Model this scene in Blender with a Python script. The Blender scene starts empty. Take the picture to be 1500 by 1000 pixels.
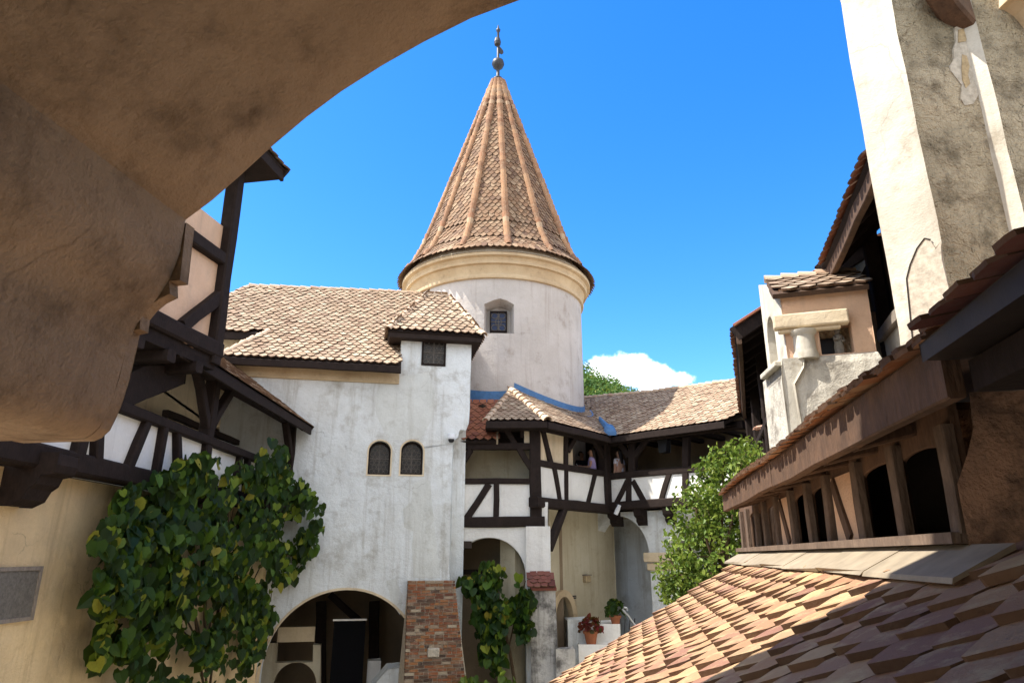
import bpy, math, random
from mathutils import Vector as V, Matrix, geometry, noise
R = random.Random(11)
S = bpy.context.scene
COL = S.collection
rad = math.radians
# ------------------------------------------------------------------ camera
CAM = V((0, 0, 6.0)); PIT = rad(17.4); CT, ST = math.cos(PIT), math.sin(PIT)
cd = bpy.data.cameras.new('camera'); co = bpy.data.objects.new('camera', cd); COL.objects.link(co)
cd.sensor_width = 36; cd.lens = 24; cd.clip_end = 3000; cd.clip_start = .02
co.location = CAM; co.rotation_euler = (rad(90) + PIT, 0, 0); S.camera = co
def ray(px, py):
    u = (px - 750) / 1000; v = (500 - py) / 1000
    return V((u, CT - v * ST, ST + v * CT))
def onY(px, py, Y):
    d = ray(px, py); return CAM + d * (Y / d.y)
def onplane(px, py, p0, n):
    d = ray(px, py); return CAM + d * ((V(p0) - CAM).dot(n) / d.dot(n))
class Fr:                                   # vertical frame: a along, b out towards the yard, z up
    def __init__(s, o, az):
        s.o = V((o[0], o[1], 0)); a = rad(az)
        s.d = V((math.sin(a), math.cos(a), 0)); s.n = V((math.cos(a), -math.sin(a), 0))
    def w(s, a, b, z): return s.o + s.d * a + s.n * b + V((0, 0, z))
    def P(s, px, py, b=0): return onplane(px, py, s.o + s.n * b, s.n)
    def px(s, px, py, b=0):
        p = s.P(px, py, b); return ((p - s.o).dot(s.d), p.z)
# ------------------------------------------------------------------ materials
def nt(name):
    m = bpy.data.materials.new(name); m.use_nodes = True
    t = m.node_tree; t.nodes.clear(); return m, t
def N(t, ty, **k):
    n = t.nodes.new(ty)
    for a, b in k.items():
        if a in n.inputs: n.inputs[a].default_value = b
        else: setattr(n, a, b)
    return n
def L(t, a, b): t.links.new(a, b)
def rgba(c): return (c[0], c[1], c[2], 1)
def noise_n(t, vec, sc, det=4, rough=.55, scale3=None):
    if scale3:
        mp = N(t, 'ShaderNodeMapping'); mp.inputs['Scale'].default_value = scale3; L(t, vec, mp.inputs[0]); vec = mp.outputs[0]
    n = N(t, 'ShaderNodeTexNoise'); n.inputs['Scale'].default_value = sc; n.inputs['Detail'].default_value = det; n.inputs['Roughness'].default_value = rough
    L(t, vec, n.inputs['Vector']); return n.outputs['Fac']
def ramp(t, f, p0, p1, c0=(0, 0, 0), c1=(1, 1, 1)):
    r = N(t, 'ShaderNodeValToRGB'); e = r.color_ramp.elements
    e[0].position = p0; e[1].position = p1; e[0].color = rgba(c0); e[1].color = rgba(c1); L(t, f, r.inputs[0]); return r.outputs[0]
def mix(t, f, a, b, mode='MIX'):
    m = N(t, 'ShaderNodeMix', data_type='RGBA', blend_type=mode)
    for v, i in ((f, 0), (a, 6), (b, 7)):
        if hasattr(v, 'links'): L(t, v, m.inputs[i])
        elif i == 0: m.inputs[0].default_value = v
        else: m.inputs[i].default_value = rgba(v)
    return m.outputs[2]
def out(t, col, rough=.9, bump=None, spec=.2, metal=0, **k):
    b = N(t, 'ShaderNodeBsdfPrincipled'); o = N(t, 'ShaderNodeOutputMaterial'); L(t, b.outputs[0], o.inputs[0])
    if hasattr(col, 'links'): L(t, col, b.inputs['Base Color'])
    else: b.inputs['Base Color'].default_value = rgba(col)
    b.inputs['Roughness'].default_value = rough; b.inputs['Specular IOR Level'].default_value = spec; b.inputs['Metallic'].default_value = metal
    for a, v in k.items(): b.inputs[a].default_value = v
    if bump: L(t, bump, b.inputs['Normal'])
    return b
def bumpn(t, h, st, dist=.02, prev=None):
    b = N(t, 'ShaderNodeBump'); b.inputs['Strength'].default_value = st; b.inputs['Distance'].default_value = dist
    L(t, h, b.inputs['Height'])
    if prev: L(t, prev, b.inputs['Normal'])
    return b.outputs[0]
def plaster(name, c, c2, st=(.25, .2, .14), stain=.5, bump=.5, fine=70, big=.5, streak=.45, rough=.92, thr=.56):
    m, t = nt(name); g = N(t, 'ShaderNodeNewGeometry').outputs['Position']
    n1 = noise_n(t, g, big, 6, .62); base = mix(t, ramp(t, n1, .36, .64), c, c2)
    n2 = noise_n(t, g, big * 3.1, 8, .68)
    base = mix(t, ramp(t, n2, thr, thr + .2, (0, 0, 0), (stain,) * 3), base, st)
    n3 = noise_n(t, g, 1.0, 7, .7, (3.6, 3.6, .22))
    base = mix(t, ramp(t, n3, .52, .72, (0, 0, 0), (streak,) * 3), base, st)
    n4 = noise_n(t, g, 22, 5, .7); base = mix(t, ramp(t, n4, .3, .75, (0, 0, 0), (.25,) * 3), base, mix(t, .6, base, st))
    dv = N(t, 'ShaderNodeVectorMath', operation='ADD'); nv = N(t, 'ShaderNodeTexNoise'); nv.inputs['Scale'].default_value = 2.2; nv.inputs['Detail'].default_value = 6; L(t, g, nv.inputs['Vector'])
    sv_ = N(t, 'ShaderNodeVectorMath', operation='SCALE'); L(t, nv.outputs['Color'], sv_.inputs[0]); sv_.inputs['Scale'].default_value = .55
    L(t, g, dv.inputs[0]); L(t, sv_.outputs[0], dv.inputs[1])
    vo = N(t, 'ShaderNodeTexVoronoi', feature='DISTANCE_TO_EDGE'); vo.inputs['Scale'].default_value = .75; L(t, dv.outputs[0], vo.inputs['Vector'])
    ck = N(t, 'ShaderNodeMath', operation='MULTIPLY'); L(t, ramp(t, vo.outputs['Distance'], .001, .006, (1, 1, 1), (0, 0, 0)), ck.inputs[0]); L(t, ramp(t, noise_n(t, g, .8, 3), .54, .66), ck.inputs[1])
    cs = N(t, 'ShaderNodeMath', operation='MULTIPLY'); L(t, ck.outputs[0], cs.inputs[0]); cs.inputs[1].default_value = .4
    base = mix(t, cs.outputs[0], base, tuple(x * .35 for x in st))
    b1 = bumpn(t, noise_n(t, g, 2.6, 5, .6), .55 * bump, .12)
    b2 = bumpn(t, noise_n(t, g, fine, 3, .6), bump, .012, b1)
    out(t, base, rough, b2, .15); return m
def wood(name, c, c2, bump=.5, rough=.75, spec=.25):
    m, t = nt(name); g = N(t, 'ShaderNodeNewGeometry'); p = g.outputs['Position']
    n1 = noise_n(t, p, 6, 6, .7); n2 = noise_n(t, p, 40, 3, .6, (1, 1, .25))
    base = mix(t, ramp(t, n1, .35, .7), c, c2)
    base = mix(t, ramp(t, n2, .4, .7, (0, 0, 0), (.5,) * 3), base, (c[0] * .45, c[1] * .45, c[2] * .45))
    rp = N(t, 'ShaderNodeMath', operation='MULTIPLY_ADD'); L(t, g.outputs['Random Per Island'], rp.inputs[0]); rp.inputs[1].default_value = .6; rp.inputs[2].default_value = .7
    cm = N(t, 'ShaderNodeCombineColor'); [L(t, rp.outputs[0], cm.inputs[i]) for i in range(3)]
    base = mix(t, 1.0, base, cm.outputs[0], 'MULTIPLY')
    out(t, base, rough, bumpn(t, n2, bump, .01), spec); return m
def tilemat(name, cols, lichen=(.30, .27, .2), moss=(.13, .12, .03), lich=.5, mossamt=.4, nb=35, rough=.88):
    m, t = nt(name); g = N(t, 'ShaderNodeNewGeometry'); p = g.outputs['Position']
    r = N(t, 'ShaderNodeValToRGB'); r.color_ramp.interpolation = 'LINEAR'; e = r.color_ramp.elements
    while len(e) < len(cols): e.new(.5)
    for i, c in enumerate(cols): e[i].position = i / (len(cols) - 1); e[i].color = rgba(c)
    L(t, g.outputs['Random Per Island'], r.inputs[0]); base = r.outputs[0]
    n1 = noise_n(t, p, 9, 6, .7); base = mix(t, ramp(t, n1, .5, .72, (0, 0, 0), (lich,) * 3), base, lichen)
    n3 = noise_n(t, p, 1.1, 5, .6); base = mix(t, ramp(t, n3, .42, .7, (0, 0, 0), (.35,) * 3), base, mix(t, .5, base, (.1, .06, .05)))
    n2 = noise_n(t, p, 4.2, 7, .75); base = mix(t, ramp(t, n2, .62, .74, (0, 0, 0), (mossamt,) * 3), base, moss)
    h = noise_n(t, p, nb, 5, .7)
    out(t, base, rough, bumpn(t, h, .55, .012), .25); return m
def leafmat(name, cols, trans=.35, rough=.45):
    m, t = nt(name); g = N(t, 'ShaderNodeNewGeometry')
    r = N(t, 'ShaderNodeValToRGB'); e = r.color_ramp.elements
    while len(e) < len(cols): e.new(.5)
    for i, (q, c) in enumerate(cols): e[i].position = q; e[i].color = rgba(c)
    L(t, g.outputs['Random Per Island'], r.inputs[0])
    n = noise_n(t, g.outputs['Position'], 30, 3)
    base = mix(t, ramp(t, n, .35, .7, (0, 0, 0), (.4,) * 3), r.outputs[0], mix(t, .5, r.outputs[0], (.02, .03, .01)))
    b = out(t, base, rough, None, .22); o = [x for x in t.nodes if x.type == 'OUTPUT_MATERIAL'][0]
    tr = N(t, 'ShaderNodeBsdfTranslucent'); L(t, mix(t, .35, base, (.30, .38, .03)), tr.inputs[0])
    ms = N(t, 'ShaderNodeMixShader'); ms.inputs[0].default_value = trans; L(t, b.outputs[0], ms.inputs[1]); L(t, tr.outputs[0], ms.inputs[2]); L(t, ms.outputs[0], o.inputs[0])
    return m
def plain(name, c, rough=.6, spec=.3, metal=0, var=.3, bump=.2, sc=12):
    m, t = nt(name); p = N(t, 'ShaderNodeNewGeometry').outputs['Position']
    n = noise_n(t, p, sc, 5, .65)
    base = mix(t, ramp(t, n, .3, .7), c, tuple(x * (1 - var) for x in c))
    out(t, base, rough, bumpn(t, n, bump, .01), spec, metal); return m
M = {}
M['white'] = plaster('plaster_white', (.80, .79, .75), (.70, .68, .63), (.34, .31, .26), .35, .55, 60, .5, .25)
M['house'] = plaster('plaster_house', (.77, .81, .82), (.62, .64, .625), (.27, .24, .18), .6, .9, 55, .55, .55, thr=.52)
M['cream'] = plaster('plaster_cream', (.72, .60, .42), (.62, .50, .33), (.28, .21, .13), .4, .5, 60, .6, .4)
M['beige'] = plaster('plaster_beige', (.54, .49, .36), (.45, .39, .27), (.24, .18, .10), .5, .6, 50, .6, .5)
M['leftwall'] = plaster('plaster_left', (.86, .66, .38), (.68, .51, .29), (.30, .2, .1), .45, .8, 55, .7, .45)
M['tower'] = plaster('plaster_tower', (.56, .525, .49), (.45, .415, .38), (.22, .17, .13), .8, .6, 40, .45, .35)
M['cornice'] = plaster('plaster_cornice', (.60, .47, .30), (.48, .36, .22), (.22, .16, .1), .6, .5, 40, 1.2, .2)
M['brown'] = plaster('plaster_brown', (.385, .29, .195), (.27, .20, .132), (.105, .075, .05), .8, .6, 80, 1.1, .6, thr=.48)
M['pink'] = plaster('plaster_pink', (.68, .46, .31), (.58, .38, .25), (.26, .2, .17), .35, .6, 55, .8, .3)
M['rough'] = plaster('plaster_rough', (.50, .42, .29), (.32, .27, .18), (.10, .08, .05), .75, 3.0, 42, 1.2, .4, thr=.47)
M['sunwhite'] = plaster('plaster_sunwhite', (.58, .545, .46), (.45, .415, .34), (.24, .20, .14), .7, .35, 50, .9, .5, thr=.52)
M['skirt'] = plaster('plaster_skirt', (.62, .58, .50), (.50, .46, .38), (.12, .1, .08), .8, .9, 45, .9, .5, thr=.48)
M['stained'] = plaster('plaster_stained', (.58, .56, .52), (.40, .38, .34), (.06, .055, .05), .9, .9, 40, .8, .95, thr=.45)
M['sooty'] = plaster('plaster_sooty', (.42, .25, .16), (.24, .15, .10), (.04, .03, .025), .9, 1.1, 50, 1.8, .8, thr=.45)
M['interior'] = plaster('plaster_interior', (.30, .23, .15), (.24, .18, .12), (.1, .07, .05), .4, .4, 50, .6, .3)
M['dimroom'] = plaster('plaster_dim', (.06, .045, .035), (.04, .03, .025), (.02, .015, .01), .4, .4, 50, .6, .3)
M['timber'] = wood('timber_dark', (.030, .021, .018), (.018, .013, .011), .7, .8, .1)
M['shedwood'] = wood('timber_brown', (.125, .075, .048), (.065, .042, .030), .9, .8, .15)
M['greybrown'] = wood('timber_greybrown', (.16, .115, .085), (.085, .06, .045), .9, .85, .1)
M['greywood'] = wood('timber_grey', (.26, .22, .18), (.17, .14, .11), .6, .8)
M['tile'] = tilemat('tile_pale', [(.24, .16, .10), (.35, .26, .175), (.29, .195, .13), (.42, .335, .235), (.20, .125, .08), (.37, .28, .19)], lichen=(.42, .35, .24), lich=.7, mossamt=.35)
M['conetile'] = tilemat('tile_cone', [(.15, .085, .048), (.23, .14, .08), (.18, .10, .056), (.29, .20, .125), (.11, .06, .038), (.21, .135, .08)], lichen=(.29, .235, .155), lich=.5, mossamt=.3)
M['redtile'] = tilemat('tile_red', [(.26, .085, .045), (.34, .13, .07), (.19, .065, .045)], lich=.2, mossamt=.25)
M['captile'] = tilemat('tile_cap', [(.15, .045, .035), (.20, .07, .05), (.11, .035, .03)], lich=.2, mossamt=.3)
M['neartile'] = tilemat('tile_near', [(.27, .14, .08), (.38, .225, .115), (.31, .165, .095), (.44, .285, .145), (.23, .115, .08), (.37, .23, .125), (.21, .10, .07)], lichen=(.54, .42, .22), lich=.75, mossamt=.9, nb=60)
M['ridge'] = tilemat('tile_ridge', [(.45, .30, .19), (.55, .42, .30), (.40, .24, .14)], lichen=(.5, .46, .38), lich=.7, mossamt=.15)
M['mortar'] = plain('mortar', (.55, .47, .36), .95, .1, 0, .35, .8, 18)
M['glass'] = plain('window_glass', (.016, .013, .010), .3, .35, 0, .3, .25, 3)
M['blueglass'] = plain('window_glass_blue', (.008, .022, .075), .4, .3, 0, .3, .2, 3)
M['lead'] = plain('lead', (.13, .115, .10), .7, .2, .0)
M['copper'] = plain('blue_flashing', (.055, .16, .34), .6, .4, .0, .35, .2, 8)
M['iron'] = plain('iron', (.045, .045, .05), .5, .4, .5)
M['chrome'] = plain('pale_metal', (.55, .56, .58), .3, .6, .8, .2, .05)
M['zinc'] = plain('grey_flashing', (.33, .27, .19), .7, .3, .0, .4, .3, 5)
M['darkmetal'] = plain('dark_flashing', (.034, .028, .026), .55, .4, .2, .4, .2, 9)
M['greypatch'] = plaster('plaster_repair', (.66, .68, .655), (.57, .585, .555), (.27, .25, .19), .5, .6, 55, .9, .4)
M['black'] = plain('black_fabric', (.006, .006, .007), .95, .05, 0, .2, .1)
M['plastic'] = plain('white_plastic', (.72, .74, .76), .4, .4, 0, .08, 0)
M['blackplastic'] = plain('black_plastic', (.015, .015, .016), .5, .4, 0, .1, .05)
M['terracotta'] = plain('terracotta', (.42, .15, .07), .8, .2, 0, .3, .2, 9)
M['stone'] = plain('grey_stone', (.22, .20, .17), .95, .1, 0, .45, 1.0, 26)
M['stonewhite'] = plain('pale_stone', (.56, .50, .40), .9, .1, 0, .45, .8, 16)
M['tan'] = plain('bare_render', (.50, .38, .22), .95, .1, 0, .45, 1.0, 20)
M['crackdark'] = plain('crack', (.05, .045, .04), .95, .1)
M['bark'] = plain('bark', (.11, .075, .045), .9, .1, 0, .5, .9, 20)
M['soil'] = plain('soil', (.05, .035, .025), .95, .1)
M['ground'] = plain('cobbled_ground', (.46, .41, .33), .95, .1, 0, .4, .9, 5)
M['hill'] = plain('hillside', (.05, .085, .02), .95, .05, 0, .4, .5, .3)
M['vine'] = leafmat('vine_leaf', [(0, (.007, .024, .006)), (.35, (.012, .040, .007)), (.65, (.024, .068, .009)), (.84, (.075, .15, .016)), (.94, (.19, .26, .025)), (1, (.34, .28, .035))], .35, .5)
M['tree'] = leafmat('tree_leaf', [(0, (.06, .11, .02)), (.4, (.12, .19, .03)), (.75, (.19, .26, .045)), (1, (.28, .33, .07))], .35, .4)
M['forest'] = leafmat('forest_leaf', [(0, (.03, .085, .025)), (.4, (.065, .15, .035)), (.8, (.11, .20, .045)), (1, (.22, .24, .05))], .3, .6)
M['flower'] = leafmat('flower_petal', [(0, (.10, .005, .01)), (.6, (.2, .01, .02)), (1, (.02, .05, .01))], .3)
M['skin'] = plain('skin', (.50, .28, .19), .55, .3, 0, .1, 0)
M['hair'] = plain('hair', (.018, .012, .010), .5, .4, 0, .3, .2, 40)
M['lavender'] = plain('lavender_cloth', (.42, .34, .60), .85, .1, 0, .12, .1, 20)
M['whitecloth'] = plain('white_cloth', (.72, .70, .76), .85, .1, 0, .1, .1, 20)
M['darkcloth'] = plain('dark_cloth', (.02, .02, .035), .85, .1, 0, .2, .1, 20)
M['eavetile'] = tilemat('tile_eave', [(.34, .14, .06), (.42, .20, .10), (.24, .11, .06), (.46, .30, .18), (.30, .12, .05)], lichen=(.42, .35, .25), lich=.5, mossamt=.2)
M['ribtile'] = tilemat('tile_rib', [(.27, .13, .07), (.36, .21, .115), (.20, .10, .055), (.42, .30, .19)], lichen=(.46, .37, .25), lich=.5, mossamt=.25)
# brick: every brick is an island of its mesh
M['edgeshade'] = tilemat('tile_edge_shade', [(.10, .055, .03), (.14, .08, .045), (.07, .04, .025)], lich=.1, mossamt=.3)  # dark tile sides: shadow lines between tiles put into the colour
M['brick'] = tilemat('brick_red', [(.20, .062, .024), (.28, .10, .04), (.10, .04, .028), (.33, .145, .055), (.06, .04, .03), (.17, .09, .055), (.42, .35, .25)], lichen=(.44, .38, .29), lich=.55, mossamt=.3, nb=45)
# ------------------------------------------------------------------ object helpers
def link(name, me, mat, parent=None):
    o = bpy.data.objects.new(name, me); COL.objects.link(o)
    if mat is not None: me.materials.append(M[mat] if isinstance(mat, str) else mat)
    if parent is not None:
        o.parent = parent
        w = parent
        loc = V(parent.location) if parent.type == 'EMPTY' else V((0, 0, 0))   # a part mesh already sits in world coordinates
        o.matrix_parent_inverse = Matrix.Translation(-loc)
    return o
def tag(o, label=None, cat=None, group=None, kind=None):
    if label: o['label'] = label
    if cat: o['category'] = cat
    if group: o['group'] = group
    if kind: o['kind'] = kind
    return o
def thing(name, loc, label, cat, group=None):
    o = bpy.data.objects.new(name, None); COL.objects.link(o); o.location = loc; o.empty_display_size = .2
    return tag(o, label, cat, group)
class MB:
    def __init__(s): s.v = []; s.f = []; s.edge = set()
    def add(s, vs, fs):
        k = len(s.v); s.v += [tuple(x) for x in vs]; s.f += [tuple(i + k for i in f) for f in fs]; return s
    def build(s, name, mat, parent=None, smooth=False, bevel=0):
        me = bpy.data.meshes.new(name); me.from_pydata(s.v, [], s.f); me.validate(); me.update()
        if smooth:
            for p in me.polygons: p.use_smooth = True
        o = link(name, me, mat, parent)
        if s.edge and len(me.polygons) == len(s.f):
            me.materials.append(M['edgeshade'])
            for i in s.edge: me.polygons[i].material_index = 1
        if bevel:
            b = o.modifiers.new('bevel', 'BEVEL'); b.width = bevel; b.segments = 2; b.limit_method = 'ANGLE'; b.angle_limit = rad(40)
        return o
    def hexa(s, c):   # 8 corners: bottom 4 ccw, top 4 ccw
        return s.add(c, [(3, 2, 1, 0), (4, 5, 6, 7), (0, 1, 5, 4), (1, 2, 6, 5), (2, 3, 7, 6), (3, 0, 4, 7)])
    def fbox(s, F, a0, a1, b0, b1, z0, z1):
        return s.hexa([F.w(a0, b0, z0), F.w(a1, b0, z0), F.w(a1, b1, z0), F.w(a0, b1, z0), F.w(a0, b0, z1), F.w(a1, b0, z1), F.w(a1, b1, z1), F.w(a0, b1, z1)])
    def prism(s, F, outer, b0, b1, holes=()):
        loops = [list(outer)] + [list(h) for h in holes]
        flat = [p for l in loops for p in l]
        tris = geometry.tessellate_polygon([[V((p[0], p[1], 0)) for p in l] for l in loops])
        n = len(flat); vs = [F.w(p[0], b0, p[1]) for p in flat] + [F.w(p[0], b1, p[1]) for p in flat]
        fs = []
        for t in tris:
            fs.append(tuple(t)); fs.append(tuple(i + n for i in reversed(t)))
        k = 0
        for l in loops:
            m = len(l)
            for i in range(m):
                j = (i + 1) % m; fs.append((k + i, k + j, n + k + j, n + k + i))
            k += m
        return s.add(vs, fs)
    def slab(s, pts, th):       # planar polygon in 3D with thickness along -normal
        pts = [V(p) for p in pts]; nn = geometry.normal(pts)
        if nn.z < 0: nn = -nn
        tris = geometry.tessellate_polygon([pts]); n = len(pts)
        vs = pts + [p - nn * th for p in pts]
        fs = [tuple(t) for t in tris] + [tuple(i + n for i in reversed(t)) for t in tris]
        fs += [(i, (i + 1) % n, n + (i + 1) % n, n + i) for i in range(n)]
        return s.add(vs, fs)
    def beam(s, p0, p1, w, h, up=(0, 0, 1), ch=.12, wob=.012, seg=None):
        p0 = V(p0); p1 = V(p1); d = p1 - p0; ln = d.length; d.normalize(); up = V(up)
        if abs(d.dot(up)) > .95: up = V((0, 1, 0)) if abs(d.y) < .9 else V((1, 0, 0))
        sd = d.cross(up).normalized(); u = sd.cross(d).normalized()
        seg = seg or max(2, min(6, int(ln / .6) + 1)); c = min(w, h) * ch
        prof = [(-w/2 + c, -h/2), (w/2 - c, -h/2), (w/2, -h/2 + c), (w/2, h/2 - c), (w/2 - c, h/2), (-w/2 + c, h/2), (-w/2, h/2 - c), (-w/2, -h/2 + c)]
        vs = []; 
        for i in range(seg + 1):
            o = p0 + d * ln * i / seg + sd * R.uniform(-wob, wob) + u * R.uniform(-wob, wob); k = 1 + R.uniform(-.04, .04)
            vs += [o + sd * x * k + u * y * k for x, y in prof]
        fs = [tuple(reversed(range(8))), tuple(seg * 8 + i for i in range(8))]
        for i in range(seg):
            for j in range(8): fs.append((i*8 + j, i*8 + (j+1) % 8, (i+1)*8 + (j+1) % 8, (i+1)*8 + j))
        return s.add(vs, fs)
    def tube(s, pts, r, n=8, r1=None):
        pts = [V(p) for p in pts]; m = len(pts); vs = []; ref = V((.31, .2, .93))
        for i, p in enumerate(pts):
            d = (pts[min(i+1, m-1)] - pts[max(i-1, 0)]).normalized()
            sd = d.cross(ref if abs(d.dot(ref)) < .95 else V((1, 0, 0))).normalized(); u = sd.cross(d)
            rr = r if r1 is None else r + (r1 - r) * i / (m - 1)
            vs += [p + (sd * math.cos(2*math.pi*j/n) + u * math.sin(2*math.pi*j/n)) * rr for j in range(n)]
        fs = [tuple(reversed(range(n))), tuple((m-1)*n + i for i in range(n))]
        for i in range(m - 1):
            for j in range(n): fs.append((i*n+j, i*n+(j+1) % n, (i+1)*n+(j+1) % n, (i+1)*n+j))
        return s.add(vs, fs)
    def lathe(s, c, prof, n=48, a0=0, a1=2*math.pi, caps=True):
        c = V(c); full = abs(a1 - a0 - 2*math.pi) < 1e-6; vs = []; k = n if full else n + 1
        for r, z in prof:
            for j in range(k):
                a = a0 + (a1 - a0) * j / n; vs.append(c + V((r*math.cos(a), r*math.sin(a), z)))
        fs = []
        for i in range(len(prof) - 1):
            for j in range(n):
                j2 = (j+1) % k; fs.append((i*k+j, i*k+j2, (i+1)*k+j2, (i+1)*k+j))
        if caps and full:
            fs.append(tuple(reversed(range(k)))); fs.append(tuple((len(prof)-1)*k + j for j in range(k)))
        return s.add(vs, fs)
def inpoly(x, y, P):
    c = False; j = len(P) - 1
    for i in range(len(P)):
        if (P[i][1] > y) != (P[j][1] > y) and x < (P[j][0]-P[i][0])*(y-P[i][1])/(P[j][1]-P[i][1]) + P[i][0]: c = not c
        j = i
    return c
def put_tile(mb, o, U, Vd, Nn, w, ln, th, kind):
    """one tile; o = its lower tip on the roof plane"""
    j = R.uniform
    w2 = w * (.455 + j(-.018, .012)); t = th * j(.85, 1.15); lift = th * j(1.25, 1.9); sk = j(-.02, .02) * w
    if kind == 'point': ol = [(-w2, -ln), (w2, -ln), (w2, -.52*w), (w2*.5, -.235*w), (w2*.08, j(-.01, .01)*w), (-w2*.08, j(-.01, .01)*w), (-w2*.5, -.235*w), (-w2, -.52*w)]
    elif kind == 'round': ol = [(-w2, -ln), (w2, -ln), (w2, -.22*w), (w2*.6, -.05*w), (0, 0), (-w2*.6, -.05*w), (-w2, -.22*w)]
    else: ol = [(-w2, -ln), (w2, -ln), (w2, -.09*w + j(-.015, .015)), (w2*.5, j(-.02, .0)*w), (-w2*.5, j(-.02, .0)*w), (-w2, -.09*w + j(-.015, .015))]
    n = len(ol); top = []; bot = []
    tw = j(-.13, .13) * th
    for x, y in ol:
        k = 1 + y / ln; h = t + lift * k + tw * x / w2
        p = o + U * (x + sk * k) + Vd * y
        top.append(p + Nn * h); bot.append(p + Nn * (h - t))
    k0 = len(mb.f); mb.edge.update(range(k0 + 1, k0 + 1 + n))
    mb.add(top + bot, [tuple(range(n))] + [(i, n + i, n + (i+1) % n, (i+1) % n) for i in range(n)] + [tuple(reversed(range(n, 2*n)))])
def roof_tiles(mb, pts, w, ex, kind='point', th=.02, over=.0, liftf=None, jit=.012):
    pts = [V(p) for p in pts]; Nn = geometry.normal(pts).normalized()
    if Nn.z < 0: Nn = -Nn
    Vd = (V((0, 0, -1)) + Nn * Nn.z).normalized(); U = Nn.cross(Vd).normalized(); O = pts[0]
    P2 = [((p - O).dot(U), (p - O).dot(Vd)) for p in pts]
    umin = min(p[0] for p in P2); umax = max(p[0] for p in P2); vmin = min(p[1] for p in P2); vmax = max(p[1] for p in P2)
    r = 0; v = vmax + over
    while v > vmin - ex * .2:
        u = umin - w + (w / 2 if r % 2 else 0)
        while u < umax + w:
            if inpoly(u, v - ex * .6 - over * .5, P2):
                p = O + U * (u + R.uniform(-jit, jit)) + Vd * (v + R.uniform(-jit, jit))
                if liftf: p = p + Nn * liftf(u, v)
                put_tile(mb, p, U, Vd, Nn, w, ex * 2.15, th, kind)
            u += w
        v -= ex; r += 1
def ridge_caps(mb, p0, p1, r=.09, step=.3, up=V((0, 0, 1))):
    p0 = V(p0); p1 = V(p1); d = p1 - p0; n = max(1, round(d.length / step)); d.normalize()
    sd = d.cross(up).normalized(); u = sd.cross(d).normalized(); st = (p1 - p0).length / n
    for i in range(n):
        a = p0 + d * (st * i - .03) ; b = p0 + d * (st * (i + 1) + .05); vs = []; k = 7; jr = R.uniform(.9, 1.1)
        for q, rr, h in ((a, r * 1.08 * jr, .012), (b, r * .82 * jr, -.01)):
            for lay in (1, .82):
                for j in range(k):
                    an = math.pi * (j / (k - 1)) ; vs.append(q + sd * math.cos(an) * rr * lay + u * (math.sin(an) * rr * lay + h))
        fs = []
        for j in range(k - 1):
            fs += [(j, j+1, 2*k+j+1, 2*k+j), (k+j+1, k+j, 3*k+j, 3*k+j+1), (j+1, j, k+j, k+j+1), (2*k+j, 2*k+j+1, 3*k+j+1, 3*k+j)]
        fs += [(0, 2*k, 3*k, k), (k-1, 2*k-1, 4*k-1, 3*k-1)]
        mb.add(vs, fs)
def ridges(name, mat, parent, lines, r=.11, step=.3):
    for p0, p1 in lines:
        m = MB(); ridge_caps(m, p0, p1, r, step); m.build(name, mat, parent)
def arch_pts(ca, cz, hw, hh, z0, n=16):   # arched opening polygon, ccw
    p = [(ca - hw, z0), (ca + hw, z0)]
    p += [(ca + hw * math.cos(math.pi*i/n), cz + hh * math.sin(math.pi*i/n)) for i in range(n + 1)]
    return p
def rect(a0, a1, z0, z1): return [(a0, z0), (a1, z0), (a1, z1), (a0, z1)]
def fbeam(mb, F, q0, q1, w, h, b, wob=.012):   # timber in a wall frame between two (a,z)
    p0 = F.w(q0[0], b, q0[1]); p1 = F.w(q1[0], b, q1[1]); return mb.beam(p0, p1, w, h, up=F.n, wob=wob)
def one_beam(name, F, q0, q1, w, depth, b, parent, mat='timber', wob=.012):
    m = MB(); fbeam(m, F, q0, q1, w, depth, b, wob); return m.build(name, mat, parent)
def leaf(mb, p, d, nrm, sz, fold=.18, heart=True):
    d = d.normalized(); sd = d.cross(nrm)
    if sd.length < 1e-4: sd = d.cross(V((0.3, .5, .8)))
    sd.normalize(); n2 = sd.cross(d)
    w = sz * .5 * R.uniform(.85, 1.1); f = sz * fold * R.uniform(.2, 1.4); cu = sz * R.uniform(-.15, .02)
    if heart: o = [(0, .08, 0), (w*.62, -.06, f*.6), (w*1.0, .22, f), (w*.78, .62, f*.7), (0, 1, 0), (-w*.78, .62, f*.7), (-w*1.0, .22, f), (-w*.62, -.06, f*.6)]
    else: o = [(0, 0, 0), (w*.5, .3, f), (w*.5, .62, f), (0, 1, 0), (-w*.5, .62, f), (-w*.5, .3, f)]
    vs = [p + sd * x + d * (y * sz) + n2 * (z + cu * y * y) for x, y, z in o]; h = len(o) // 2
    mb.add(vs, [tuple(range(h + 1)), tuple([0] + list(range(h, len(o))))])
def rnd_unit():
    while True:
        q = V((R.uniform(-1, 1), R.uniform(-1, 1), R.uniform(-1, 1)))
        if .05 < q.length < 1: return q.normalized()
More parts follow.
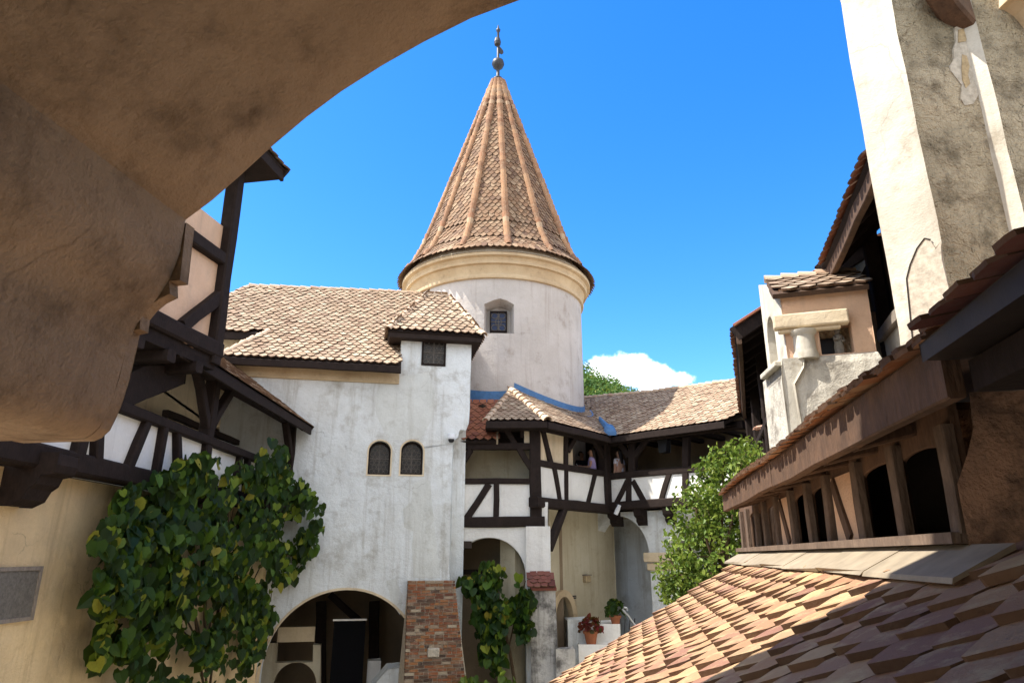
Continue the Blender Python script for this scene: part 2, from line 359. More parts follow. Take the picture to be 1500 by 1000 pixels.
#SECTIONS
# ------------------------------------------------------------------ sky, sun
SUN_AZ = rad(266); SUN_EL = rad(57)
TOSUN = V((math.sin(SUN_AZ) * math.cos(SUN_EL), math.cos(SUN_AZ) * math.cos(SUN_EL), math.sin(SUN_EL)))
sd_ = bpy.data.lights.new('sun', 'SUN'); so = bpy.data.objects.new('sun', sd_); COL.objects.link(so)
sd_.energy = 4.1; sd_.angle = rad(.5); sd_.color = (1, .945, .86); so.rotation_euler = TOSUN.to_track_quat('Z', 'Y').to_euler(); so.location = (-20, 8, 40)
wd = bpy.data.worlds.new('World'); S.world = wd; wd.use_nodes = True; t = wd.node_tree; t.nodes.clear()
FILL_CLOUD = 6.0  # brightness of the unseen cloud added as fill light
sk = N(t, 'ShaderNodeTexSky'); sk.sky_type = 'NISHITA'; sk.sun_disc = False; sk.sun_elevation = SUN_EL; sk.sun_rotation = SUN_AZ
sk.altitude = 1200; sk.air_density = 1.0; sk.dust_density = .7; sk.ozone_density = 2.5
hs = N(t, 'ShaderNodeHueSaturation'); hs.inputs['Saturation'].default_value = 1.37; hs.inputs['Hue'].default_value = .506; L(t, sk.outputs[0], hs.inputs['Color'])
tc = N(t, 'ShaderNodeTexCoord').outputs['Generated']
cc = ray(938, 541).normalized(); cr = cc.cross(V((0, 0, 1))).normalized(); cu = cr.cross(cc)
def dotn(v):
    n = N(t, 'ShaderNodeVectorMath', operation='DOT_PRODUCT'); L(t, tc, n.inputs[0]); n.inputs[1].default_value = v; return n.outputs['Value']
def mth(op, a, b=0., c=None):
    n = N(t, 'ShaderNodeMath', operation=op)
    for i, x in enumerate((a, b, c)):
        if x is None: continue
        if hasattr(x, 'links'): L(t, x, n.inputs[i])
        else: n.inputs[i].default_value = x
    return n.outputs[0]
X = dotn(cr); Y = dotn(cu); Z = dotn(cc)
nz = noise_n(t, tc, 22, 8, .62); nz2 = noise_n(t, tc, 60, 6, .6)
def puff(x, y, rx, ry):
    a = mth('DIVIDE', mth('SUBTRACT', X, x), rx); b = mth('DIVIDE', mth('SUBTRACT', Y, y), ry)
    return mth('SUBTRACT', 1., mth('SQRT', mth('ADD', mth('MULTIPLY', a, a), mth('MULTIPLY', b, b))))
d = puff(-.036, -.006, .056, .036)
for q in ((-.010, .008, .028, .018), (.024, -.012, .036, .024), (.052, -.016, .024, .012), (-.06, -.022, .04, .024), (.02, -.04, .07, .018)): d = mth('MAXIMUM', d, puff(*q))
d = mth('ADD', d, mth('MULTIPLY', mth('SUBTRACT', nz, .5), 1.5))
d = mth('ADD', d, mth('MULTIPLY', mth('SUBTRACT', nz2, .5), .5))
front = mth('GREATER_THAN', Z, .5)
mk = N(t, 'ShaderNodeMapRange'); mk.interpolation_type = 'SMOOTHSTEP'; L(t, d, mk.inputs[0]); mk.inputs[1].default_value = .0; mk.inputs[2].default_value = .62
mask = mth('MULTIPLY', mk.outputs[0], front)
shade = mix(t, ramp(t, mth('ADD', mth('MULTIPLY', Y, 9.), mth('ADD', nz2, .05)), .25, .6), (6.4, 7.0, 8.2), (9.6, 9.7, 9.8))
# low pale band of thin haze near the horizon, part of the sky itself
col = mix(t, mask, hs.outputs[0], shade)
# unseen bright cloud behind us and overhead, added to fill the shaded walls
vw = V((0, math.cos(rad(20)), math.sin(rad(20))))
bk_ = N(t, 'ShaderNodeMapRange'); bk_.interpolation_type = 'SMOOTHSTEP'; L(t, dotn(vw), bk_.inputs[0]); bk_.inputs[1].default_value = .62; bk_.inputs[2].default_value = .2
cl = mth('ADD', noise_n(t, tc, 2.6, 8, .6), mth('MULTIPLY', bk_.outputs[0], .16))
c2 = N(t, 'ShaderNodeMapRange'); c2.interpolation_type = 'SMOOTHSTEP'; L(t, cl, c2.inputs[0]); c2.inputs[1].default_value = .54; c2.inputs[2].default_value = .72
col = mix(t, mth('MULTIPLY', c2.outputs[0], bk_.outputs[0]), col, (FILL_CLOUD, FILL_CLOUD, FILL_CLOUD))
bg = N(t, 'ShaderNodeBackground'); bg.inputs[1].default_value = .15; L(t, col, bg.inputs[0])
wo = N(t, 'ShaderNodeOutputWorld'); L(t, bg.outputs[0], wo.inputs[0])
S.view_settings.view_transform = 'Standard'; S.view_settings.look = 'None'; S.view_settings.exposure = 1.4; S.view_settings.gamma = 1
S.cycles.max_bounces = 8; S.cycles.diffuse_bounces = 5
S.cycles.use_denoising = True
# ------------------------------------------------------------------ ground, hill
g = MB(); n = 24
g.add([(-900, -900, 0), (900, -900, 0), (900, 900, 0), (-900, 900, 0)], [(0, 1, 2, 3)])
tag(g.build('ground', 'ground'), kind='structure')
tr = MB(); FT = Fr((0, 0), 90); tr.prism(Fr((0, 21.6), 90), [(.9, 0), (14, 0), (14, 3.2), (.9, 3.2)], 0, -9)
tag(tr.build('terrace', 'stone'), kind='structure')
# wooded hill: silhouette falls to the right
hm = MB(); nx, ny = 40, 16; hv = []
def hill_h(x, y):
    r = 4 + 67 * math.exp(-((x + 30) / 100) ** 2) * math.exp(-((y - 190) / 55) ** 2)
    return r + 2.2 * noise.noise(V((x * .05, y * .05, 3)))
for j in range(ny + 1):
    for i in range(nx + 1):
        x = -150 + 330 * i / nx; y = 90 + 190 * j / ny; hv.append((x, y, max(-1, hill_h(x, y) - 4)))
hm.add(hv, [(j*(nx+1)+i, j*(nx+1)+i+1, (j+1)*(nx+1)+i+1, (j+1)*(nx+1)+i) for j in range(ny) for i in range(nx)])
tag(hm.build('hill', 'hill', smooth=True), kind='structure')
fo = MB()
for k in range(800):
    x = R.uniform(4, 56); y = R.uniform(125, 212); h = hill_h(x, y) - 4
    if h < 3: continue
    rr = R.choice((1.1, 1.5, 1.9, 2.4, 3.0)) * R.uniform(.85, 1.15); c = V((x, y, h + rr * .9))
    for q in range(70):
        u = rnd_unit(); u.z = abs(u.z) * 1.15 - .2
        p = c + u * rr * R.uniform(.75, 1.05) * (1 + .3 * noise.noise(u * 2 + c))
        leaf(fo, p, rnd_unit(), (u + rnd_unit() * .5).normalized(), R.uniform(.55, 1.0), .1, False)
tag(fo.build('forest', 'forest'), 'green woodland covering the hillside behind the gallery roof', 'woodland', kind='stuff')
# ------------------------------------------------------------------ loggia arch (we stand inside it)
E1 = V((math.sin(rad(10)), math.cos(rad(10)), 0)); E2 = V((math.cos(rad(10)), -math.sin(rad(10)), 0))
SF = 1.8
FA = Fr((E1 * SF).xy, 100)                         # a = D to the right, b = -s (towards us)
px_arch = [(272, 322), (310, 294), (350, 259), (400, 213), (450, 171), (500, 134), (560, 96), (620, 62), (690, 27), (765, -1)]
px_front = [(272, 326), (262, 409), (247, 411), (247, 429), (231, 437), (216, 449), (205, 462), (203, 481), (190, 484), (187, 500), (183, 516), (174, 553), (162, 590), (153, 610), (145, 626), (133, 637), (122, 642)]
A = [FA.px(*p) for p in px_arch]; K = [FA.px(*p) for p in px_front]
px_corb = [(271, 326), (263, 372), (250, 406), (234, 432), (216, 454), (201, 474), (190, 497), (182, 522), (174, 553), (165, 584), (155, 609), (145, 626), (133, 637), (122, 642)]
Km = [FA.px(*p) for p in px_corb]
a0, z0 = A[-1]
cx_ = .95; top = a0 and z0 + .20
crown = [(a0 + (cx_ - a0) * i / 6, z0 + .20 * math.sin(math.pi / 2 * i / 6)) for i in range(1, 7)]
left = A + crown
right = [(2 * cx_ - p[0], p[1]) for p in reversed(left[:-1])]
zr = A[0][1]
rr_ = [(2 * cx_ - A[0][0], zr - .3), (2 * cx_ - A[0][0], 2.5)]
zb = K[-1][1]
outer = list(reversed(Km)) + left + right + rr_ + [(4.6, 2.5), (4.6, 10.8), (-2.7, 10.8), (-2.7, zb)]
la = thing('loggia_arch', E1 * SF + E2 * -1.2 + V((0, 0, 0)), 'shadowed brown plaster arch with moulded corbel across the upper left', 'archway')
m = MB(); m.prism(FA, outer, 0, 3.6)
def smooth_by_angle(o, ang=35):
    for p in o.data.polygons: p.use_smooth = True
    o.data.set_sharp_from_angle(angle=rad(ang)); return o
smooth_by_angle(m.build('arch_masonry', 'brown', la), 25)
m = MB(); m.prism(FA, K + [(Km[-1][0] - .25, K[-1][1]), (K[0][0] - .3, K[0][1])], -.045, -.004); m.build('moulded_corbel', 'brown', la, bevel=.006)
m = MB(); m.slab([FA.w(-3.6, 3.6, 11), FA.w(4.6, 3.6, 11), FA.w(4.6, -.03, 11), FA.w(-.6, -.05, 11), FA.w(-1.98, -.42, 11), FA.w(-3.09, -.74, 11), FA.w(-3.6, -.85, 11)], .12); m.build('shadow_slab', 'timber', la)  # unseen slab, added and its edge shaped to cast the near roof shadow
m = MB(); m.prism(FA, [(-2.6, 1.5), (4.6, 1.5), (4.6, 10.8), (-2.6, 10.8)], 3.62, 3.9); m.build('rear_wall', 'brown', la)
# ------------------------------------------------------------------ left gallery building
lg = thing('timber_gallery', (-6.6, 12, 0), 'shaded cream building with slanted timber balustrade gallery and projecting upper storey at left', 'building')
FL = Fr((-6.05, 0), 0)                              # a = Y, b = X offset
def fl(px, py, b=0): return FL.px(px, py, b)
m = MB(); m.prism(FL, rect(3.2, 18.75, 0, 7.05), -.35, -.8); m.build('wall', 'leftwall', lg, bevel=.02)
m = MB(); m.prism(FL, rect(3.2, 19.2, 6.9, 7.08), -.36, -2.4); m.build('gallery_floor', 'timber', lg)
# back wall of the gallery with an arched doorway
bx = -1.9
da, dz = fl(367, 650, bx)
m = MB(); m.prism(FL, rect(3.2, 18.9, 7.0, 10.9), bx, bx - .4, [arch_pts(da, 8.35, .75, .75, 7.12)]); m.build('rear_wall', 'cream', lg)
m = MB()
pts = arch_pts(da, 8.35, .93, .93, 7.12); ins = arch_pts(da, 8.35, .75, .75, 7.12)
m.prism(FL, pts, bx + .09, bx, [ins]); m.build('door_surround', 'cream', lg)
m = MB(); m.prism(FL, arch_pts(da, 8.35, .75, .75, 7.12), bx - .2, bx - .28); m.build('door', 'timber', lg)
# sill beam, rail, posts
zs = (fl(200, 700)[1] + fl(290, 714)[1]) / 2; zr_ = (fl(250, 624)[1] + fl(340, 659)[1]) / 2
ze = 9.4
ybeg, yend = 6.2, 18.9
one_beam('sill_beam', FL, (ybeg, zs), (yend, zs), .30, .34, -.1, lg)
one_beam('rail', FL, (ybeg, zr_), (yend, zr_), .17, .2, -.02, lg)
m = MB(); m.prism(FL, rect(ybeg, yend, zs, zr_), -.06, -.14); m.build('balustrade_panel', 'white', lg)
for (x0, y0, x1, y1, w) in ((217, 620, 186, 684, .16), (240, 628, 229, 692, .15), (258, 636, 263, 697, .15), (124, 640, 112, 668, .22), (134, 640, 143, 674, .18), (352, 668, 345, 690, .14), (363, 672, 362, 694, .14)):
    q0 = fl(x0, y0); q1 = fl(x1, y1); one_beam('baluster', FL, (q0[0], zr_), (q1[0], zs), w, .16, -.02, lg)
am = fl(311, 600)[0]
for a in (am, fl(430, 650)[0], 7.4): one_beam('post', FL, (a, zs), (a, ze + .25), .26, .24, -.05, lg)
one_beam('plate_beam', FL, (ybeg, ze + .1), (yend, ze + .1), .22, .24, -.05, lg)
for sg in (-1, 1):
    one_beam('knee_brace', FL, (am + sg * .08, ze - .95), (am + sg * .85, ze + .02), .18, .16, -.03, lg)
one_beam('knee_brace', FL, (fl(430, 650)[0] - .05, ze - .9), (fl(430, 650)[0] - .8, ze + .02), .18, .16, -.03, lg)
one_beam('tie_beam', FL, (am + .5, ze - .55), (yend - .9, ze - .55), .14, .14, -1.2, lg)
# stepped corbel beam ends under the sill
for a, w in ((fl(60, 700, .0)[0], .42), (fl(285, 720)[0], .30), (fl(375, 735)[0], .30), (17.6, .3)):
    m = MB(); FC = Fr(FL.w(a - w / 2, 0, 0).xy, 90)
    pr = [(-.45, zs - .62), (-.12, zs - .62), (.02, zs - .55), (.08, zs - .42), (.16, zs - .36), (.20, zs - .26), (.34, zs - .22), (.38, zs - .12), (.36, zs + .02), (-.45, zs + .02)]
    m.prism(FC, [(x - .06, z) for x, z in pr], 0, -w); m.build('corbel_beam', 'timber', lg, bevel=.015)
# gallery roof: eave at x=-5.6, rising to the wall
y0r, y1r = 11.0, 18.75
E = lambda x, y, z: V((x, y, z))
rp = [E(-5.55, y0r, ze), E(-5.55, y1r, ze), E(-7.95, y1r, ze + 1.75), E(-7.95, y0r, ze + 1.75)]
m = MB(); m.slab([p + V((0, 0, -.02)) for p in rp], .1); m.build('roof_deck', 'timber', lg)
m = MB(); roof_tiles(m, rp, .24, .2, 'point', .022, .05); m.build('roof', 'tile', lg)
m = MB(); m.beam(E(-5.58, y0r - .02, ze - .12), E(-5.58, y1r + .02, ze - .12), .06, .2); m.build('fascia', 'timber', lg)
m = MB(); m.beam(E(-5.55, y1r + .03, ze - .07), E(-7.9, y1r + .03, ze + 1.65), .07, .2); m.build('barge_board', 'timber', lg)
for i in range(13):
    y = y0r + .2 + i * .6; mm = MB(); mm.beam(E(-5.66, y, ze - .13), E(-7.9, y, ze + 1.5), .11, .13); mm.build('rafter', 'timber', lg)
# upper storey
FU = Fr((-5.4, 11.9), 10)
def fu(px, py, b=0): return FU.px(px, py, b)
m = MB(); m.prism(FU, rect(-6.5, -.05, 9.65, 12.0), -.1, -.2); m.build('storey_panel', 'pink', lg)
m = MB(); m.prism(FU, rect(-6.5, .05, 9.2, 9.42), .0, -2.6); m.build('storey_floor', 'timber', lg)
one_beam('storey_sill', FU, (-6.5, 9.58), (.12, 9.58), .30, .3, -.05, lg)
zt = fu(318, 372)[1]
one_beam('storey_rail', FU, (-6.5, zt), (.05, zt), .24, .22, -.05, lg)
one_beam('storey_post', FU, (0, 9.3), (0, 14.3), .25, .26, -.05, lg, wob=.01)
q0 = fu(322, 430); q1 = fu(270, 472)
one_beam('storey_brace', FU, (-.02, q0[1]), (q1[0], 9.7), .22, .16, -.04, lg)
one_beam('storey_post', FU, (-2.3, 9.5), (-2.3, 14.3), .25, .24, -.05, lg)
one_beam('storey_brace', FU, (-.05, 13.2), (-.9, 14.2), .2, .16, -.05, lg)
FU2 = Fr(FU.w(0, 0, 0).xy, 100)
one_beam('storey_post', FU, (0, 9.3), (0, 14.3), .24, .24, -1.5, lg)
one_beam('storey_rail', FU2, (-2.4, zt), (0, zt), .2, .2, -.02, lg)
# joists under it and the curved brace
for i in range(7): one_beam('joist', FU2, (-2.4, 9.12), (.05, 9.12), .2, .2, .45 + i * .75, lg)
m = MB()
cv0 = [fl(500 / 2.858, 480 + 345 / 2.858), fl(600 / 2.858, 480 + 300 / 2.858), fl(700 / 2.858, 480 + 262 / 2.858), fl(768 / 2.858, 480 + 232 / 2.858), fl(775 / 2.858, 480 + 190 / 2.858), fl(700 / 2.858, 480 + 160 / 2.858), fl(600 / 2.858, 480 + 160 / 2.858), fl(500 / 2.858, 480 + 205 / 2.858)]
m.prism(FL, cv0, .02, -.2); m.build('curved_brace', 'timber', lg, bevel=.015)
# upper roof corner: eave along E1 ending at px (420,250)
ce = onplane(420, 250, FU.w(0, .72, 0), FU.n); zce = ce.z; ac = (ce - FU.o).dot(FU.d)
rp = [FU.w(-7, .72, zce), FU.w(ac, .72, zce), FU.w(ac - .1, -1.9, zce + 2.1), FU.w(-7, -1.9, zce + 2.1)]
m = MB(); m.slab([p - V((0, 0, .02)) for p in rp], .09); m.build('upper_roof_deck', 'timber', lg)
m = MB(); roof_tiles(m, rp, .24, .2, 'round', .025, .06); m.build('upper_roof', 'tile', lg)
m = MB(); m.beam(FU.w(-7, .66, zce - .14), FU.w(ac - .02, .66, zce - .14), .07, .24); m.build('upper_fascia', 'timber', lg)
m = MB(); m.beam(FU.w(ac - .03, .72, zce - .1), FU.w(ac - .1, -1.9, zce + 1.95), .07, .24); m.build('upper_barge_board', 'timber', lg)
m = MB(); m.prism(FU, rect(-7, ac - .08, zce - .25, zce - .17), .64, -1.6); m.build('upper_soffit', 'timber', lg)
# plaque
FP = Fr((-6.4, 0), 0); q = [FP.px(-25, 829), FP.px(57, 829), FP.px(45, 907), FP.px(-25, 917)]
a_l, a_r = q[0][0], (q[1][0] + q[2][0]) / 2; z_t, z_b = q[1][1], q[2][1]
pl = thing('plaque', FP.w((a_l + a_r) / 2, 0, z_b), 'weathered grey stone plaque set in the cream wall below the left gallery', 'plaque')
m = MB(); m.prism(FP, rect(a_l + .05, a_r - .05, z_b + .05, z_t - .05), .035, -.02); m.build('slab', 'stone', pl)
m = MB(); m.prism(FP, rect(a_l, a_r, z_b, z_t), .05, -.02, [rect(a_l + .05, a_r - .05, z_b + .05, z_t - .05)]); m.build('frame', 'greywood', pl, bevel=.008)
# ------------------------------------------------------------------ whitewashed house
def lead_window(parent, F, outline, b, name='window', glass='glass', pitch=.13, cross=True):
    """glass pane with a leaded lattice of round lights, inside a frame"""
    xs = [p[0] for p in outline]; zs_ = [p[1] for p in outline]; a0, a1, z0, z1 = min(xs), max(xs), min(zs_), max(zs_)
    ca, cz = (a0 + a1) / 2, (z0 + z1) / 2
    sc = lambda k: [(ca + (x - ca) * k, cz + (z - cz) * k) for x, z in outline]
    m = MB(); m.prism(F, outline, b + .05, b - .05, [sc(.86)]); fr = m.build(name, 'timber', parent)
    m = MB(); m.prism(F, sc(.88), b - .005, b - .02); m.build('pane', glass, fr)
    m = MB(); nx = max(2, round((a1 - a0) * .86 / pitch)); pw = (a1 - a0) * .86 / nx; nz = max(2, round((z1 - z0) * .86 / (pw * .9))); ph = (z1 - z0) * .86 / nz
    inn = sc(.84)
    for j in range(nz):
        for i in range(nx + (j % 2)):
            x = a0 + (a1 - a0) * .07 + pw * (i + (.5 if j % 2 == 0 else 0)); z = z0 + (z1 - z0) * .07 + ph * (j + .5)
            if not inpoly(x, z, inn): continue
            k = 10; vs = []; r0, r1 = pw * .5, pw * .39
            for rr, bb in ((r0, .012), (r1, .012), (r0, -.004), (r1, -.004)):
                vs += [F.w(x + rr * math.cos(2*math.pi*q/k), b + bb, z + rr * .95 * math.sin(2*math.pi*q/k)) for q in range(k)]
            fs = []
            for q in range(k):
                w = (q + 1) % k; fs += [(q, w, k + w, k + q), (k + q, k + w, 3*k + w, 3*k + q), (w, q, 2*k + q, 2*k + w)]
            m.add(vs, fs)
    if cross:
        m.fbox(F, ca - .014, ca + .014, b + .02, b, z0 + .04, z1 - .04); m.fbox(F, a0 + .04, a1 - .04, b + .019, b, cz - .02, cz + .008)
    m.build('lattice', 'lead', fr); return fr
p0 = onY(600, 700, 19.5)
F1 = Fr((p0.x, p0.y), 78)
f1 = F1.px
hs_ = thing('whitewashed_house', F1.w(0, -3, 0), 'whitewashed house with pale tiled hipped roof, turret bay and paired arched windows', 'house')
aR1 = f1(689, 550)[0]; aR2 = f1(662, 720)[0]; aL = -8.0
zE = f1(466, 533)[1]; zD = f1(640, 493)[1]; aD = f1(587, 520)[0]
# corbel profile at the right edge
zc0 = f1(687, 600)[1]; zc1 = f1(662, 650)[1]
cor = [(aR2, 0), (aR2, zc1), (aR2 + .04, zc1 + .12), (aR2 + .14, zc1 + .2), (aR2 + .17, zc1 + .38), (aR2 + .2, zc1 + .42), (aR2 + .36, zc1 + .44), (aR1 - .02, zc1 + .62), (aR1, zc0)]
outer = [(aL, 0)] + cor + [(aR1, zD), (aD, zD), (aD, zE), (aL, zE)]
ac_, zc_ = f1(500, 985); rA = abs(f1(500 + 117, 985)[0] - ac_) * .985
H = [arch_pts(ac_, zc_, rA, rA * 1.0, .02, 28)]
wins = []
for x0, x1 in ((538, 571), (586, 619)):
    qa0 = f1(x0, 694)[0]; qa1 = f1(x1, 694)[0]; zb_ = f1((x0 + x1) / 2, 695)[1]; zt_ = f1((x0 + x1) / 2, 645)[1]; hw = (qa1 - qa0) / 2
    wins.append(arch_pts((qa0 + qa1) / 2, zt_ - hw * .95, hw, hw * .95, zb_, 12))
dq = [f1(618, 535), f1(653, 536), f1(653, 497), f1(618, 497)]
dw = rect((dq[0][0] + dq[3][0]) / 2, (dq[1][0] + dq[2][0]) / 2, (dq[0][1] + dq[1][1]) / 2, (dq[2][1] + dq[3][1]) / 2)
m = MB(); m.prism(F1, outer, 0, -.55, H + wins + [dw]); m.build('wall', 'house', hs_, bevel=.025)
for q in ([(556, 563), (575, 552), (600, 549), (628, 545), (637, 575), (634, 612), (618, 640), (586, 646), (563, 634), (551, 607), (548, 582)], [(606, 707), (618, 700), (630, 704), (633, 740), (640, 800), (645, 846), (606, 846), (603, 800), (606, 778), (592, 772), (590, 745), (602, 735)], [(566, 850), (580, 846), (590, 872), (586, 900), (574, 884)]):
    m = MB(); m.prism(F1, [f1(*p) for p in q], .004, -.02); m.build('repair_patch', 'greypatch', hs_)
# thin raised rim round the big arch
m = MB(); m.prism(F1, arch_pts(ac_, zc_, rA + .05, rA + .05, .02, 28), .02, -.12, [arch_pts(ac_, zc_, rA - .01, rA - .01, .01, 28)]); m.build('arch_rim', 'cream', hs_)
for w in wins:
    lead_window(hs_, F1, w, -.24)
    ca2 = sum(p[0] for p in w) / len(w); zs2 = [p[1] for p in w]; cz2 = (min(zs2) + max(zs2)) / 2
    m = MB(); m.prism(F1, [(ca2 + (x - ca2) * 1.12, cz2 + (z - cz2) * 1.07) for x, z in w], .012, -.02, [[(ca2 + (x - ca2) * .99, cz2 + (z - cz2) * .99) for x, z in w]]); m.build('window_surround', 'cream', hs_, bevel=.006)
lead_window(hs_, F1, dw, -.02, pitch=.17)
# body behind
m = MB(); m.fbox(F1, aR1 - .5, aR1 - .02, -.56, -4, 0, zD - .05); m.build('end_wall', 'house', hs_)
m = MB(); m.fbox(F1, aL, aR1 - .6, -6.5, -6.9, 0, zE); m.build('rear_wall', 'house', hs_)
# interior of the big arch
m = MB(); m.fbox(F1, ac_ - 3.2, ac_ + 3.4, -4.2, -4.4, 0, 8.4); m.build('passage_rear_wall', 'interior', hs_)
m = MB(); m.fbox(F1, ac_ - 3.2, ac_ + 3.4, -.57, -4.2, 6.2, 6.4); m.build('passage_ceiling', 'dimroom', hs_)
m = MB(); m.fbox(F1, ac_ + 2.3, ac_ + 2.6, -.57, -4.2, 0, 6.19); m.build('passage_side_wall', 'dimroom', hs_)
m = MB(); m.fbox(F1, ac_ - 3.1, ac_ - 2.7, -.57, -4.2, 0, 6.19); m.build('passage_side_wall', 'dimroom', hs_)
for (x0, y0, x1, y1, w) in ((483, 870, 530, 912, .2), (470, 880, 470, 1010, .3), (548, 880, 548, 1010, .3)):
    q0 = f1(x0, y0, -3.0); q1 = f1(x1, y1, -3.0); one_beam('passage_beam', F1, q0, q1, w, .2, -3.0, hs_)
# masonry fragment with round opening and pale panel, inside the arch
bb = -1.4
g1 = lambda x, y: f1(x, y, bb)
oq = [g1(392, 985), g1(392, 940), g1(459, 940), g1(459, 944), g1(470, 944), g1(470, 1100), g1(392, 1100)]
oq = [g1(380, 1100), g1(470, 1100), g1(470, 944), g1(459, 944), g1(458, 969), g1(404, 970), g1(405, 941), g1(380, 941)]
ca, cz = g1(431, 1006); rr = abs(g1(463, 1006)[0] - ca)
m = MB(); m.prism(F1, oq, bb, bb - .3, [arch_pts(ca, cz, rr, rr * 1.08, oq[0][1] + .05, 18)]); m.build('inner_wall', 'beige', hs_, bevel=.01)
q0 = g1(406, 941); q1 = g1(462, 917)
m = MB(); m.prism(F1, rect(q0[0], q1[0], q0[1] + .02, q1[1]), bb + .06, bb - .1); m.build('pale_panel', 'cream', hs_)
q0 = f1(534, 1060, bb); q1 = f1(558, 969, bb)
m = MB(); m.prism(F1, rect(q0[0], q1[0], q0[1], q1[1]), bb - .2, bb - .7); m.build('passage_plinth', 'white', hs_, bevel=.01)
q = [f1(545, 1003, -.4), f1(568, 977, -.4), f1(598, 974, -.4), f1(598, 1060, -.4), f1(545, 1060, -.4)]
m = MB(); m.prism(F1, q, -.2, -1.0); m.build('stair_parapet', 'house', hs_, bevel=.02)
# eave band
m = MB(); zb1 = f1(466, 557)[1]; m.fbox(F1, aL, aD - .01, .07, .003, zb1, zE); m.build('eave_band', 'cornice', hs_, bevel=.01)
# main roof
PITCH = rad(40)
OV = .48
zEe = f1(466, 529, OV)[1]
eo = F1.w(0, OV, zEe); nr = (F1.n * math.sin(PITCH) + V((0, 0, math.cos(PITCH)))).normalized()
rpx = lambda x, y: onplane(x, y, eo, nr)
main = [rpx(300, 441), rpx(333, 436), rpx(366, 420), rpx(500, 425), rpx(650, 433), rpx(668, 470), rpx(640, 520), rpx(590, 541)]
lo = F1.w(0, 0, 0)
el = F1.w(f1(322, 520, OV)[0], OV, zEe); er = F1.w(aD + .01, OV, zEe)
notch1, notch2 = rpx(393, 487), rpx(326, 486)
poly = [notch2, rpx(300, 484), rpx(300, 441), rpx(333, 436), rpx(366, 420), rpx(500, 425), rpx(650, 433), rpx(672, 480), F1.w(aD + .02, -.1, (eo.z + math.tan(PITCH) * (OV + .1))), er, el, notch1]
m = MB(); m.slab([p - nr * .02 for p in poly], .1); m.build('roof_deck', 'timber', hs_)
m = MB(); roof_tiles(m, poly, .225, .19, 'point', .036, .05, jit=.010); m.build('roof', 'tile', hs_)
ridges('ridge', 'ridge', hs_, ((rpx(366, 420), rpx(650, 432)), (rpx(320, 442), rpx(366, 420)), (notch1, el)), .11, .34)
m = MB(); m.fbox(F1, aL, (notch1 - F1.o).dot(F1.d) + .3, -1.3, -1.4, zE - .6, notch1.z - .05); m.build('upper_wall', 'cornice', hs_)
# back slope so that the sky light does not come through
rid0, rid1 = rpx(366, 420), rpx(650, 433); bkn = F1.n * -4.5 + V((0, 0, -3.6))
m = MB(); m.slab([rid0 + V((0, 0, -.1)), rid1 + V((0, 0, -.1)), rid1 + bkn, rid0 + bkn], .1); m.build('rear_roof', 'tile', hs_)
m = MB(); m.beam(el + V((0, 0, -.12)), er + V((0, 0, -.12)), .1, .2); m.build('fascia', 'timber', hs_)
m = MB(); m.beam(notch2 + V((0, 0, -.14)) - F1.d * 1, notch1 + V((0, 0, -.14)), .1, .22); m.build('upper_fascia', 'timber', hs_)
m = MB(); m.fbox(F1, aL, aD - .02, OV - .06, .0, zE - .02, zE + .06); m.build('soffit', 'timber', hs_)
# bay roof (hip)
OB = .38
zb_ = f1(640, 487, OB)[1]
a0_, a1_ = f1(569, 478, OB)[0], f1(708, 489, OB)[0]
bd = -1.5; rl = f1(624, 434, bd); rr2 = f1(658, 434, bd); zrd = (rl[1] + rr2[1]) / 2
A0 = F1.w(a0_, OB, zb_); A1 = F1.w(a1_, OB, zb_); B0 = F1.w(a0_, -3.4, zb_); B1 = F1.w(a1_, -3.4, zb_); R0 = F1.w(rl[0], bd, zrd); R1 = F1.w(rr2[0], bd, zrd)
m = MB(); m2 = MB()
for f in ([A0, A1, R1, R0], [B0, A0, R0], [A1, B1, R1], [B1, B0, R0, R1]):
    roof_tiles(m, f, .225, .19, 'point', .036, .05, jit=.010); m2.slab([p - V((0, 0, .03)) for p in f], .06)
m.build('bay_roof', 'tile', hs_); m2.build('bay_roof_deck', 'timber', hs_)
ridges('bay_ridge', 'ridge', hs_, ((A0, R0), (A1, R1), (B1, R1), (R0, R1), (B0, R0)))
m = MB(); m.prism(F1, rect(a0_ + .04, a1_ - .04, zb_ - .2, zb_ - .06), OB - .04, -3.3); m.build('bay_soffit', 'timber', hs_, bevel=.01)
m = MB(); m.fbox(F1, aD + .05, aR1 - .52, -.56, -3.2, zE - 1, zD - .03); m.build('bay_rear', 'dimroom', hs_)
# black screen panel with a pale top rail standing in the arch
sp = thing('screen_panel', F1.w(f1(503, 1000, -.9)[0], -.9, 0), 'black upright display panel with thin pale top rail inside the large arch', 'display panel')
q0 = f1(472, 1150, -.9); q1 = f1(536, 908, -.9)
m = MB(); m.prism(F1, rect(q0[0], q1[0], .1, q1[1]), -.9, -.96); m.build('panel', 'black', sp)
m = MB(); m.fbox(F1, q0[0] - .03, q1[0] + .02, -.87, -.97, q1[1], q1[1] + .045); m.build('top_rail', 'chrome', sp)
